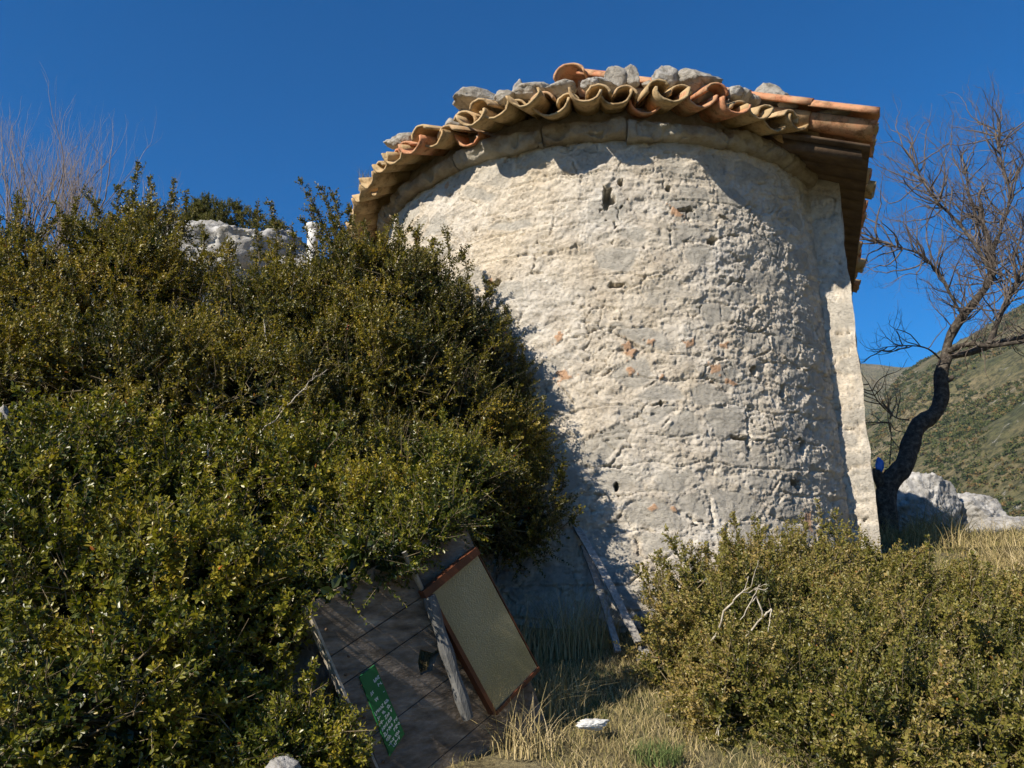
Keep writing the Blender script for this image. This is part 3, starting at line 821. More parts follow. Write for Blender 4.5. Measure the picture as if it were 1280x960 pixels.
        Ln = g.uniform(*ln, n) * (1.15 - .6 * q); s.shoots(pos, D, Ln, np.full(n, tone))
        s.shoots(pts[-2:-1], (pts[-1] - pts[-2])[None], np.array([np.linalg.norm(pts[-1] - pts[-2])]), np.array([tone]))
        tube(s.st, pts, np.linspace(r, .001, len(pts)), 4, cap=False)
    def bare(s, n, c, rad, ln=(.08, .22)):
        """leafless twig ends among the leaves"""
        g = s.g
        for _ in range(n):
            d = unit(g.normal(size=3)); d[1] = -abs(d[1]); d[2] = abs(d[2]) * .8; p = np.array(c) + d * np.array(rad) * g.uniform(.75, .98)
            e = unit(d + .8 * g.normal(size=3) + [0, 0, .3]); l_ = g.uniform(*ln)
            if not s.ok((p + e * l_)[None])[0]: continue
            m_ = p + e * l_ * .5 + g.normal(0, .015, 3)
            tube(s.st, [p, m_, p + e * l_], [.0028, .0018, .0008], 4, cap=False)
            if g.random() < .6: tube(s.st, [m_, m_ + unit(e + .9 * g.normal(size=3)) * l_ * .5], [.0016, .0007], 3, cap=False)
    def trunk(s, base, tops, r=.02):
        for t in tops:
            b = np.array(base, float); t = np.array(t, float); m_ = (b + t) / 2 + s.g.normal(0, .08, 3)
            q = np.linspace(0, 1, 8)[:, None]
            tube(s.st, (1 - q) ** 2 * b + 2 * q * (1 - q) * m_ + q * q * t, np.linspace(r, .004, 8), 5, cap=False)
    def done(s, leafname='foliage'):
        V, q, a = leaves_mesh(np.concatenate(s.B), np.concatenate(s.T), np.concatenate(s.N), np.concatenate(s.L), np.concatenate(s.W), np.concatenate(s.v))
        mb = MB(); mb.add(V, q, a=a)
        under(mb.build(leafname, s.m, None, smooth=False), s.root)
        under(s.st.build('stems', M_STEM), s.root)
        if s.tw.n: under(s.tw.build('bare_twigs', M_DEAD2), s.root)
        return len(V) // 6

DENS = 1.0
total = 0
def gnd(x, y): return (x, y, float(gz(x, y)))

# -- the big box shrub against the apse
s1 = Shrub('box_shrub', 'tall dark green box shrub pressed against the sunlit apse wall', 'shrub', M_BOXL, 101, gnd(-.2, 4.5), 'evergreen box shrubs', .020)
for (px, py, Y, r, sq) in [(540, 460, 4.75, .40, 1.05), (595, 575, 4.75, .38, 1.), (475, 395, 4.7, .40, 1), (520, 520, 4.5, .45, 1), (622, 490, 4.95, .20, 1.2), (632, 650, 4.65, .32, .8), (430, 500, 4.4, .45, 1), (560, 620, 4.3, .32, .8), (450, 600, 4.1, .38, .8), (528, 362, 4.8, .18, 1), (645, 580, 5.0, .21, 1.2), (575, 415, 5.0, .20, 1)]:
    s1.blob(at(px, py, Y), (r, r * .8, r * sq), 1500 * DENS, tone=.40)
for pts in [((560, 370, 4.9), (562, 330, 4.9), (558, 288, 4.9)), ((505, 330, 4.8), (500, 300, 4.8), (492, 270, 4.8)), ((528, 340, 4.9), (522, 310, 4.9), (515, 285, 4.9)), ((600, 400, 5.), (612, 375, 5.), (606, 350, 5.)), ((640, 440, 5.), (650, 400, 5.05), (640, 368, 5.1)),
            ((670, 500, 5.1), (685, 470, 5.1), (676, 440, 5.12)), ((545, 360, 4.9), (545, 325, 4.9), (540, 300, 4.9)), ((578, 375, 4.95), (585, 340, 4.95), (575, 312, 4.95)), ((690, 560, 5.1), (702, 520, 5.1), (694, 490, 5.15)), ((690, 660, 4.95), (708, 640, 4.9), (715, 620, 4.9)), ((625, 420, 5.), (634, 395, 5.), (628, 378, 5.)), ((470, 330, 4.75), (462, 300, 4.75), (455, 280, 4.75)), ((695, 690, 4.9), (708, 672, 4.9), (712, 655, 4.9))]:
    s1.sprig([at(*p) for p in pts], dens=90, tone=.38)
s1.trunk(gnd(-.15, 4.6), [at(560, 500, 4.7), at(480, 450, 4.6), at(620, 600, 4.7), at(520, 600, 4.3)], .03)
total += s1.done()

# -- upper left shrub, in front of the rock outcrop
s2 = Shrub('box_shrub', 'bronze green box shrub with pointed leading shoots in front of the grey outcrop', 'shrub', M_BOXL, 102, gnd(-1.5, 4.6), 'evergreen box shrubs', .020)
for (px, py, Y, r, sq) in [(170, 410, 4.7, .55, .95), (300, 450, 4.6, .50, .85), (390, 415, 4.7, .40, .85), (50, 430, 4.5, .55, .95), (170, 520, 4.1, .50, .9), (320, 540, 4.2, .5, .8), (20, 520, 4.0, .4, 1), (190, 315, 4.8, .20, 1.3), (425, 340, 4.8, .20, .9), (40, 350, 4.6, .28, .9), (120, 325, 4.7, .22, .8), (350, 352, 4.8, .16, .8)]:
    s2.blob(at(px, py, Y), (r, r * .8, r * sq), 1400 * DENS, tone=.47)
for pts in [((175, 300, 4.8), (168, 250, 4.8), (172, 206, 4.8)), ((150, 290, 4.8), (146, 255, 4.8), (150, 232, 4.8)), ((210, 300, 4.8), (214, 260, 4.8), (217, 226, 4.8)), ((228, 300, 4.8), (232, 265, 4.8), (231, 240, 4.8)), ((185, 280, 4.8), (190, 240, 4.8), (185, 225, 4.8)),
            ((345, 330, 4.8), (346, 290, 4.8), (338, 255, 4.8)), ((325, 330, 4.8), (322, 295, 4.8), (322, 258, 4.8)), ((420, 320, 4.85), (400, 270, 4.85), (374, 226, 4.85)), ((425, 310, 4.85), (412, 265, 4.85), (398, 232, 4.85)), ((430, 310, 4.85), (424, 275, 4.85), (416, 238, 4.85)), ((405, 310, 4.85), (398, 280, 4.85), (384, 262, 4.85)),
            ((130, 300, 4.7), (125, 270, 4.7), (108, 238, 4.7)), ((440, 310, 4.85), (440, 280, 4.85), (434, 258, 4.85)), ((20, 300, 4.6), (22, 265, 4.6), (25, 240, 4.6)), ((365, 330, 4.8), (368, 300, 4.8), (362, 282, 4.8)), ((100, 300, 4.7), (92, 270, 4.7), (98, 248, 4.7)), ((250, 330, 4.7), (256, 300, 4.7), (252, 280, 4.7)), ((290, 345, 4.7), (286, 318, 4.7), (292, 300, 4.7))]:
    s2.sprig([at(*p) for p in pts], dens=110, tone=.42)
s2.trunk(gnd(-1.6, 4.6), [at(170, 400, 4.7), at(300, 430, 4.6), at(60, 420, 4.5), at(390, 400, 4.7), at(170, 530, 4.2)], .03)
total += s2.done()

# -- near lower left shrub
s3 = Shrub('box_shrub', 'nearest glossy green box shrub filling the lower left corner', 'shrub', M_BOXL3, 103, gnd(-1.4, 2.9), 'evergreen box shrubs', .025)
for (px, py, Y, r, sq) in [(90, 640, 3.5, .46, .9), (230, 650, 3.6, .42, .8), (350, 620, 3.8, .36, .8), (60, 760, 3.0, .40, 1), (190, 780, 3.0, .40, .9), (290, 740, 3.2, .30, .9), (120, 900, 2.7, .36, .8), (260, 880, 2.9, .26, .8), (420, 660, 3.5, .26, .6), (30, 660, 3.2, .35, .9), (330, 900, 2.95, .18, .8)]:
    s3.blob(at(px, py, Y), (r, r * .8, r * sq), 1300 * DENS, tone=.46, ln=(.06, .16))
for pts in [((430, 690, 3.2), (437, 730, 3.1), (440, 770, 3.05)), ((470, 670, 3.3), (500, 700, 3.15), (470, 720, 3.1)), ((380, 700, 3.2), (372, 740, 3.1), (360, 770, 3.1))]:
    s3.sprig([at(*p) for p in pts], dens=70, tone=.55)
s3.trunk(gnd(-1.5, 3.2), [at(100, 650, 3.5), at(230, 660, 3.5), at(80, 770, 3.), at(340, 640, 3.7), at(190, 790, 3.)], .025)
total += s3.done()

# -- shrub reaching over the door
s4 = Shrub('box_shrub', 'bright leaved box bough hanging over the top of the old door', 'shrub', M_BOXL3, 104, gnd(-.45, 3.9), 'evergreen box shrubs', .021)
for (px, py, Y, r, sq) in [(470, 640, 3.7, .24, .6), (540, 600, 3.85, .24, .7), (410, 690, 3.5, .20, .6), (500, 670, 3.45, .14, .6), (560, 650, 3.7, .12, .5), (450, 700, 3.3, .12, .5), (425, 722, 3.02, .085, .7), (470, 702, 3.1, .09, .7), (515, 680, 3.2, .09, .7), (550, 655, 3.3, .09, .7), (400, 735, 2.95, .06, .7), (570, 640, 3.42, .07, .7), (452, 690, 3.0, .08, .6)]:
    s4.blob(at(px, py, Y), (r, r * .8, r * sq), 1700 * DENS, tone=.48)
s4.trunk(gnd(-.45, 3.95), [at(470, 650, 3.7), at(540, 610, 3.85), at(410, 690, 3.5)], .02)
total += s4.done()

# -- small bush at the foot of the door
s5 = Shrub('box_shrub', 'little yellow tinged box bush at the lower left foot of the door', 'shrub', M_BOXL3, 105, gnd(-.75, 2.6), 'evergreen box shrubs', .019)
for (px, py, Y, r, sq) in [(390, 925, 2.75, .12, .9), (350, 940, 2.7, .12, .8), (425, 945, 2.7, .07, .9)]:
    s5.blob(at(px, py, Y), (r, r * .8, r * sq), 2500 * DENS, tone=.50, ln=(.04, .09))
total += s5.done()

# -- right hand shrubs
s6 = Shrub('box_shrub', 'low olive box shrub with bleached dead branches below the apse wall', 'shrub', M_BOXL2, 106, gnd(1.2, 4.1), 'evergreen box shrubs', .020)
for (px, py, Y, r, sq) in [(860, 790, 4.2, .20, 1.), (920, 805, 4.1, .28, 1.), (990, 770, 4.4, .30, .8), (945, 890, 3.6, .28, .9), (1040, 815, 4.2, .36, .8), (835, 835, 4.0, .12, .9), (1045, 725, 4.6, .22, .8), (900, 750, 4.4, .15, 1), (1030, 905, 3.6, .34, .9), (955, 725, 4.5, .16, .9), (865, 740, 4.3, .10, 1.2)]:
    s6.blob(at(px, py, Y), (r, r * .9, r * sq), 1600 * DENS, tone=.58)
for pts in [((860, 740, 4.3), (850, 700, 4.3), (832, 662, 4.3)), ((880, 740, 4.35), (878, 710, 4.35), (884, 688, 4.35)), ((815, 760, 4.3), (808, 730, 4.3), (795, 712, 4.3)), ((950, 700, 4.5), (948, 672, 4.5), (940, 650, 4.5)), ((1030, 690, 4.7), (1028, 655, 4.7), (1022, 628, 4.7)), ((1045, 690, 4.7), (1048, 660, 4.7), (1042, 640, 4.7)), ((900, 720, 4.4), (896, 700, 4.4), (905, 690, 4.4)), ((975, 690, 4.5), (985, 665, 4.5), (980, 652, 4.5)), ((1005, 690, 4.6), (1008, 665, 4.6), (1000, 648, 4.6)), ((840, 760, 4.3), (828, 735, 4.3), (815, 700, 4.3)), ((925, 710, 4.4), (930, 690, 4.4), (922, 670, 4.4)), ((1060, 700, 4.7), (1066, 675, 4.7), (1060, 655, 4.7))]:
    s6.sprig([at(*p) for p in pts], dens=75, tone=.55)
gq = rng(45)
for _ in range(34):
    px = gq.uniform(800, 1080); py = 750 - 28 * math.sin((px - 800) / 280 * 3.1) + gq.normal(0, 14); h_ = gq.uniform(22, 60); dx = gq.normal(0, 10)
    s6.sprig([at(px, py, 4.4), at(px + dx * .4, py - h_ * .5, 4.4), at(px + dx, py - h_, 4.42)], dens=70, tone=.6)
s6.trunk(gnd(1.2, 4.2), [at(920, 790, 4.1), at(1000, 750, 4.4), at(860, 770, 4.2), at(1030, 850, 4.)], .02)
total += s6.done()
s7 = Shrub('box_shrub', 'wide sunlit olive green box shrub filling the lower right corner', 'shrub', M_BOXL2, 107, gnd(2.2, 4.0), 'evergreen box shrubs', .021)
for (px, py, Y, r, sq) in [(1120, 775, 4.5, .34, .7), (1205, 805, 4.3, .36, .7), (1275, 800, 4.35, .30, .7), (1120, 860, 3.8, .38, .8), (1230, 880, 3.7, .38, .8), (1285, 865, 4.0, .36, .7), (1100, 950, 3.3, .32, .8), (1210, 950, 3.3, .34, .8), (1290, 950, 3.3, .3, .8), (1080, 735, 4.7, .2, .6), (1165, 745, 4.8, .18, .5)]:
    s7.blob(at(px, py, Y), (r, r * .9, r * sq), 1500 * DENS, tone=.56)
gq = rng(44)
for _ in range(34):
    px = gq.uniform(1070, 1290); py = 735 + (px - 1070) * .12 + gq.normal(0, 12) ; h_ = gq.uniform(18, 44); dx = gq.normal(0, 9)
    s7.sprig([at(px, py, 4.4), at(px + dx * .4, py - h_ * .5, 4.42), at(px + dx, py - h_, 4.45)], dens=70, tone=.6)
s7.trunk(gnd(2.1, 4.2), [at(1120, 780, 4.5), at(1200, 820, 4.3), at(1230, 880, 3.8), at(1120, 870, 3.9)], .02)
total += s7.done()
print('leaves', total)

# bleached dead branches (part of the shrub they grow on)
def branchy(mb, pts, r0, r1, g, kids=5, n=6, jit=.03, lvl=0, klen=.35):
    pts = np.array(pts, float); q = np.linspace(0, 1, max(8, len(pts) * 4)); s_ = np.linspace(0, 1, len(pts))
    P = np.stack([np.interp(q, s_, pts[:, k]) for k in range(3)], -1); Ln = np.linalg.norm(pts[-1] - pts[0])
    P[1:-1] += g.normal(0, jit * Ln, (len(P) - 2, 3)) * .4
    tube(mb, P, np.linspace(r0, r1, len(P)), n)
    if lvl < 2:
        for _ in range(kids):
            i = g.integers(len(P) // 3, len(P)); d = unit(unit(P[-1] - P[0]) + .8 * g.normal(size=3)) * Ln * klen * g.uniform(.4, 1)
            branchy(mb, [P[i], P[i] + d * .5 + g.normal(0, .1 * Ln * klen, 3), P[i] + d], max(r1, r0 * .45), r1 * .6, g, max(1, kids - 2), 4, jit, lvl + 1, klen)
g = rng(9)
def dead(root, *a):
    mb = MB(); branchy(mb, *a); under(mb.build('dead_branch', M_DEAD), root)
dead(s6.root, [at(895, 850, 3.7), at(930, 800, 3.65), at(955, 770, 3.6), at(945, 745, 3.6), at(925, 775, 3.6)], .0055, .002, g, 2)
dead(s6.root, [at(880, 830, 3.9), at(905, 765, 3.75), at(930, 740, 3.7), at(960, 735, 3.7)], .006, .002, g, 3)
dead(s6.root, [at(955, 770, 3.6), at(965, 760, 3.6), at(960, 790, 3.55)], .005, .002, g, 2)
dead(s6.root, [at(905, 860, 3.5), at(900, 900, 3.4), at(898, 920, 3.35)], .004, .002, g, 1)
dead(s6.root, [at(1080, 800, 3.9), at(1110, 795, 3.85), at(1145, 793, 3.8)], .003, .0015, g, 2)
dead(s6.root, [at(1035, 850, 3.5), at(1040, 880, 3.4), at(1038, 910, 3.4)], .004, .002, g, 1)
dead(s6.root, [at(1090, 920, 3.1), at(1103, 935, 3.1), at(1108, 950, 3.1)], .004, .002, g, 1)
for pts in [((310, 550, 3.65), (350, 520, 3.62), (375, 490, 3.65), (395, 470, 3.7)), ((245, 620, 3.4), (255, 590, 3.4), (262, 560, 3.42)), ((196, 650, 3.2), (218, 652, 3.18)), ((415, 560, 3.95), (430, 552, 3.9), (445, 555, 3.9)), ((240, 445, 4.0), (250, 490, 3.95), (250, 525, 3.9)), ((258, 450, 4.0), (262, 480, 3.95)), ((180, 410, 4.1), (205, 395, 4.1)), ((335, 555, 3.7), (360, 552, 3.7)), ((280, 590, 3.5), (300, 575, 3.5)), ((118, 510, 3.7), (120, 540, 3.65), (140, 555, 3.65)), ((330, 400, 4.1), (333, 430, 4.1), (328, 460, 4.1))]:
    dead(s6.root, [at(*p) for p in pts], .0045, .0018, g, 4, 5)

# ------------------------------------------------------------------ door, sign, window sash, timber
P1 = at(386, 757, 2.9); P2 = at(575, 645, 3.3)
U = unit(P2 - P1); e_ = unit(np.cross(U, [0, 0, 1])); g_ = np.cross(e_, U)
k_ = R(1); Vd = -g_ * math.cos(k_) + e_ * math.sin(k_)
if Vd[2] > 0: Vd = -Vd
Nn = np.cross(Vd, U); 
if Nn[1] > 0: Nn = -Nn
DW = .712
def on(px, py, off=0.):
    """sight line of a pixel meets the door's face, off metres in front of it"""
    d = at(px, py, 1.); o_ = P1 + Nn * off
    return d * ((o_ @ Nn) / (d @ Nn))
def D(u, v, off=0.): return P1 + U * u + Vd * v + Nn * off
def uv(p): return float((p - P1) @ U), float((p - P1) @ Vd)
door = empty('plank_door', tuple(D(.35, 1.0)))
tag(door, 'old grey brown plank door leaning in the shade under the box bushes', 'door')
s0 = uv(on(475, 832)); s0b = uv(on(543, 770)); t0 = uv(on(505, 905)); t0b = uv(on(556, 838))
seam = [0, .19, (s0[1] + s0b[1]) / 2, (t0[1] + t0b[1]) / 2 , 0, 0]
seam[4] = seam[3] + .22; seam[5] = seam[4] + .22
hole = [uv(on(*p)) for p in ((523, 838), (530, 808), (541, 822), (548, 832), (538, 836))]
for k in range(5):
    a, b_ = seam[k] + (.002 if k else 0), seam[k + 1] - .002
    gg = rng(60 + k); wl = [gg.normal(0, .004) for _ in range(4)]
    poly = [(0 + wl[0], a), (DW + wl[1], a), (DW + wl[2], b_), (wl[3], b_)]
    mbd = MB()
    if k == 2:
        hu = [min(h[0] for h in hole), max(h[0] for h in hole)]; hv = [min(h[1] for h in hole), max(h[1] for h in hole)]
        hv[0] = max(hv[0], a + .02); hv[1] = min(hv[1], b_ - .012); hm = (hv[0] + hv[1]) / 2
        poly = [(0, a), (DW, a), (DW, hm - .006), (hu[1], hm - .006), (hu[0] + .04, hv[0]), (hu[0] + .01, hm - .01), (hu[0], hv[1] - .01), (hu[0] + .05, hv[1]), (hu[1] + .01, hm + .012), (DW, hm + .010), (DW, b_), (0, b_)]
    slab(mbd, [D(u, v, gg.normal(0, .0015)) if False else D(u, v) for u, v in poly], Nn, .034)
    under(mbd.build('door_plank', M_OLDW, None, smooth=False), door)
# pale strip: sunlight on the door's near left edge put into colour; nail heads
mbd = MB(); gg = rng(71)
edge = [D(-.004, v, -.0) for v in np.linspace(0, .9, 12)]
for k in range(11):
    v0, v1 = k * .082, (k + 1) * .082
    j0, j1 = .004 * vnoise(np.array([k * .9, 0, 0]), 3), .004 * vnoise(np.array([(k + 1) * .9, 0, 0]), 3)
    box_pts(mbd, [D(-.014 + j0, v0, -.042), D(-.0035, v0, -.042), D(-.0035, v0, .006), D(-.014 + j0, v0, .006), D(-.014 + j1, v1, -.042), D(-.0035, v1, -.042), D(-.0035, v1, .006), D(-.014 + j1, v1, .006)])
under(mbd.build('sunlit_edge_strip', M_DEAD, None, smooth=False), door)
for v in (.10, .27, .43, .60):
    mbd = MB(); tube(mbd, [D(.02, v, .0), D(.02, v, .008)], [.005, .005], 8); under(mbd.build('nail', M_DARKW), door)
for v in (.22, .33, .47, .52):
    mbd = MB(); tube(mbd, [D(.05 + v * .02, v, .0), D(.052 + v * .02, v + .004, .007)], [.0035, .0035], 8); under(mbd.build('nail', M_DARKW), door)
# green hand-painted board
c4 = [uv(on(*p, .006)) for p in ((449, 846), (468, 831), (505, 917), (487, 945))]
mbd = MB(); slab(mbd, [D(u, v, .010) for u, v in c4], Nn, .008)
signb = under(mbd.build('painted_sign', M_GREEN_P, None, smooth=False), door)
mbd = MB(); gg = rng(81)
A0, B0, C0, E0 = [np.array(c) for c in c4]
def bil(s, t): return A0 * (1 - s) * (1 - t) + B0 * s * (1 - t) + C0 * s * t + E0 * (1 - s) * t
def stroke(pts, wd=.0020):
    P = [D(*bil(s, t), .0104) for s, t in pts]
    for a, b_ in zip(P[:-1], P[1:]):
        d = unit(b_ - a); sd_ = np.cross(d, Nn) * wd / 2
        a = a - d * wd * .3; b_ = b_ + d * wd * .3
        mbd.add([a - sd_, b_ - sd_, b_ + sd_, a + sd_], [(0, 1, 2, 3)])
# rows of small handwriting run across the long side: words in the same places as on the board
GL = [[(0, 0), (0, 1), (.6, .5), (1, 1)], [(0, 1), (.5, 0), (1, 1)], [(0, 0), (1, 0), (0, 1), (1, 1)], [(.5, 0), (0, .5), (.5, 1), (1, .5), (.5, 0)], [(0, 0), (0, 1), (1, 1)], [(1, 0), (0, .2), (1, .8), (0, 1)], [(0, 0), (.5, 1), (1, 0)], [(0, 1), (0, 0), (1, .3), (0, .5)], [(0, .5), (1, .5)]]
rows = [(.16, [(.62, .92)]), (.24, [(.74, .95)]), (.26, [(.20, .42)]), (.36, [(.30, .45), (.85, .95)]), (.48, [(.05, .55), (.68, .95)]), (.55, [(.08, .30), (.40, .60), (.72, .95)]), (.62, [(.06, .34), (.44, .70), (.80, .92)]), (.69, [(.08, .40), (.5, .72)]), (.76, [(.08, .34), (.42, .66), (.78, .95)]), (.83, [(.10, .40), (.62, .94)]), (.90, [(.12, .44), (.56, .80)]), (.955, [(.30, .70)])]
for t, words_ in rows:
    for s0_, s1_ in words_:
        s = s0_
        while s < s1_ - .03:
            gl = GL[gg.integers(len(GL))]; w_ = gg.uniform(.055, .085); h_ = gg.uniform(.030, .042)
            stroke([(s + x * w_, t + (y - .5) * h_ + gg.normal(0, .002)) for x, y in gl], .0022); s += w_ * 1.35
lt = mbd.build('hand_lettering', M_WHITE_P, None, smooth=False); lt.parent = signb

# window sash, frosted pane in a brown frame, leaning on the door
TL, TR, BR, BL = [on(px, py, .05) for px, py in ((538, 742), (592, 682), (672, 830), (622, 900))]
u0 = unit(TR - TL); v0 = unit(BL - TL); wS = np.linalg.norm(TR - TL); hS = (np.linalg.norm(BL - TL) + np.linalg.norm(BR - TR)) / 2
v0 = unit(v0 + unit(BR - TR)); u0 = unit(u0 - v0 * (u0 @ v0))
def Wd(u, v, off=0.): return TL + u0 * u + v0 * v + Nn * off
hS -= .03
sash = empty('window_sash', tuple(Wd(wS / 2, hS)))
tag(sash, 'brown wooden window sash with a frosted pane leaning against the old door', 'window')
fr = MB()
def bar(mb_, u0_, u1_, v0_, v1_, o0, o1):
    box_pts(mb_, [Wd(u0_, v0_, o0), Wd(u1_, v0_, o0), Wd(u1_, v1_, o0), Wd(u0_, v1_, o0), Wd(u0_, v0_, o1), Wd(u1_, v0_, o1), Wd(u1_, v1_, o1), Wd(u0_, v1_, o1)])
fw = .030
bar(fr, -fw * 1.0, wS, -fw, 0, -.02, .014); bar(fr, -fw * .55, 0, 0.0015, hS, -.02, .014); bar(fr, wS - .003, wS + .001, .0, hS, -.02, .001); bar(fr, 0, wS, hS, hS + .014, -.02, .006)
under(fr.build('sash_frame', M_BROWNP, None, smooth=False), sash)
pn = MB(); bar(pn, .0015, wS - .0075, .0015, hS - .0015, -.006, .0)
under(pn.build('glass_pane', M_GLASS, None, smooth=False), sash)
# old grey post in front of it
tp = MB(); a = on(536, 745, .05); b_ = on(585, 898, .05)
q = np.linspace(0, 1, 14)[:, None]; pts = a * (1 - q) + b_ * q + unit(Vd) * 0
tube(tp, pts, .024 + .003 * np.sin(np.arange(14) * 1.3), 8)
o = tp.build('weathered_post', M_POST, None, smooth=False); tag(o, 'round grey weathered post leaning between the sash and the door planks', 'post')
tp = MB(); a = on(505, 690, .05); b_ = on(530, 742, .045); tube(tp, [a, (a + b_) / 2, b_], [.010, .012, .008], 6)
tag(tp.build('wooden_stick', M_GREYW), 'short dark broken stick lying on the upper face of the door', 'stick')

# two grey laths leaning against the apse foot
def lath(p0, p1, w_, th, seed, label):
    g = rng(seed); mb = MB(); p0, p1 = np.array(p0), np.array(p1); d = unit(p1 - p0); sd_ = unit(np.cross(d, [0.3, -1, .2])); up = np.cross(sd_, d)
    n = 14; V = []; 
    for k in range(n):
        t = k / (n - 1); c = p0 * (1 - t) + p1 * t + up * .02 * math.sin(t * 3.1) + sd_ * g.normal(0, .0015)
        ww = w_ * (1 - .25 * abs(t - .5)) * (1 + g.normal(0, .05))
        V += [c - sd_ * ww / 2 - up * th / 2, c + sd_ * ww / 2 - up * th / 2, c + sd_ * ww / 2 + up * th / 2, c - sd_ * ww / 2 + up * th / 2]
    q = []
    for k in range(n - 1):
        for j in range(4): q.append((k * 4 + j, k * 4 + (j + 1) % 4, (k + 1) * 4 + (j + 1) % 4, (k + 1) * 4 + j))
    q += [(0, 3, 2, 1), ((n - 1) * 4, (n - 1) * 4 + 1, (n - 1) * 4 + 2, (n - 1) * 4 + 3)]
    mb.add(V, q); o = mb.build('wooden_lath', M_GREYW, None, smooth=False); tag(o, label, 'plank', 'grey laths leaning on the apse foot')
lath(at(714, 648, 4.93), at(798, 803, 4.25), .045, .012, 1, 'longer grey lath leaning on the apse wall, right of the pair')
lath(at(727, 678, 4.88), at(773, 815, 4.3), .038, .012, 2, 'shorter splintered grey lath, left of the pair on the apse wall')

# ------------------------------------------------------------------ rocks round about
def rk(px, py, Y, wpx, hpx, seed, label, depth=1., sub=5, name='limestone_rock', **k):
    s = Y / FPX * 1.03; p = at(px, py, Y)
    return rock(name, label, p, (wpx * s, wpx * s * depth, hpx * s), seed, 'rock', sub, **k)
rk(1148, 645, 10.8, 82, 88, 401, 'tall white limestone boulder directly right of the black trunk', sub=6, var=0.)
rk(1213, 660, 11.2, 92, 62, 402, 'wide pale limestone boulder in the middle of the ridge rocks', sub=6, var=.1)
rk(1262, 672, 10.6, 90, 50, 403, 'low grey limestone boulder at the right edge of the photo', sub=6, var=.2)
rk(1185, 695, 6.6, 60, 36, 404, 'small dark shaded rock under the dry stalks right of the trunk', sub=5)
rk(292, 342, 11, 190, 130, 405, 'big grey limestone crag rising behind the pointed box shoots', sub=6, var=0., rough=.5)
rk(395, 358, 10.4, 130, 70, 406, 'lower right shoulder of grey limestone beside the crag', sub=6, var=0., rough=.5)
rk(222, 385, 10.5, 110, 120, 407, 'grey limestone block left of the crag behind the box shrub', sub=5, var=0., rough=.5)
rk(-4, 580, 3.18, 64, 120, 408, 'shaded blue grey rock at the left edge among the box leaves', sub=6)
rk(362, 850, 3.35, 100, 170, 409, 'shaded grey boulder between the box leaves and the door edge', sub=6)
rk(354, 968, 2.55, 42, 36, 410, 'small white topped stone at the bottom edge left of the door', sub=5, var=0.)
rk(812, 775, 4.75, 44, 26, 411, 'flat footing stone at the base of the apse by the laths', sub=4)
rk(806, 818, 4.3, 22, 18, 412, 'fist sized pale stone beside the foot of the laths', sub=4, var=0.)
rk(745, 772, 4.95, 70, 26, 413, 'long low footing stone under the shaded part of the apse', sub=4)
# crumpled white paper
o = rock('crumpled_paper', 'crumpled white scrap lying on the dry grass path', at(742, 905, 3.42), (.10, .045, .032), 420, 'litter', 5, rough=1.1, rot=.4, m=M_PAPER)

# white post top behind the box shoots
mb = MB(); p = at(391, 300, 7.6); tube(mb, [p - (0, 0, .9), p - (0, 0, .02), p + (0, 0, .10)], [.055, .055, .055], 12)
q_ = p + (-.012, 0, .135); v, t = ICO[4]; mb.add(q_ + v * (1 + .12 * fbm(v, 2.5, 3, 8))[:, None] * np.array([.072, .065, .052]), None, t)
tag(mb.build('post', M_PAPER), 'white post with a knob on top standing behind the box shoots', 'post')

# ------------------------------------------------------------------ bare trees
def grow(mbs, p, d, ln, r, g, lvl, maxl, up=.15, tw=.35, kids=(2, 4), shrink=.68, curl=.22, thin=.62):
    n = 6; P = [np.array(p, float)]; d = unit(np.array(d, float))
    for k in range(n):
        d = unit(d + curl * g.normal(size=3) + np.array([0, 0, up * .3])); P.append(P[-1] + d * ln / n)
    r1 = r * thin
    tube(mbs[min(lvl, len(mbs) - 1)], P, np.linspace(r, r1, n + 1), 6 if r > .01 else (4 if r > .004 else 3), cap=False)
    if lvl >= maxl: return
    m = g.integers(kids[0], kids[1] + 1)
    for k in range(m):
        i = n if k == 0 else g.integers(2, n + 1)
        nd = unit(d + (tw if k == 0 else tw * 2.2) * g.normal(size=3) + np.array([0, 0, up]))
        grow(mbs, P[i], nd, ln * shrink * g.uniform(.75, 1.2), r1 * (.85 if k == 0 else .62), g, lvl + 1, maxl, up, tw, kids, shrink, curl, thin)

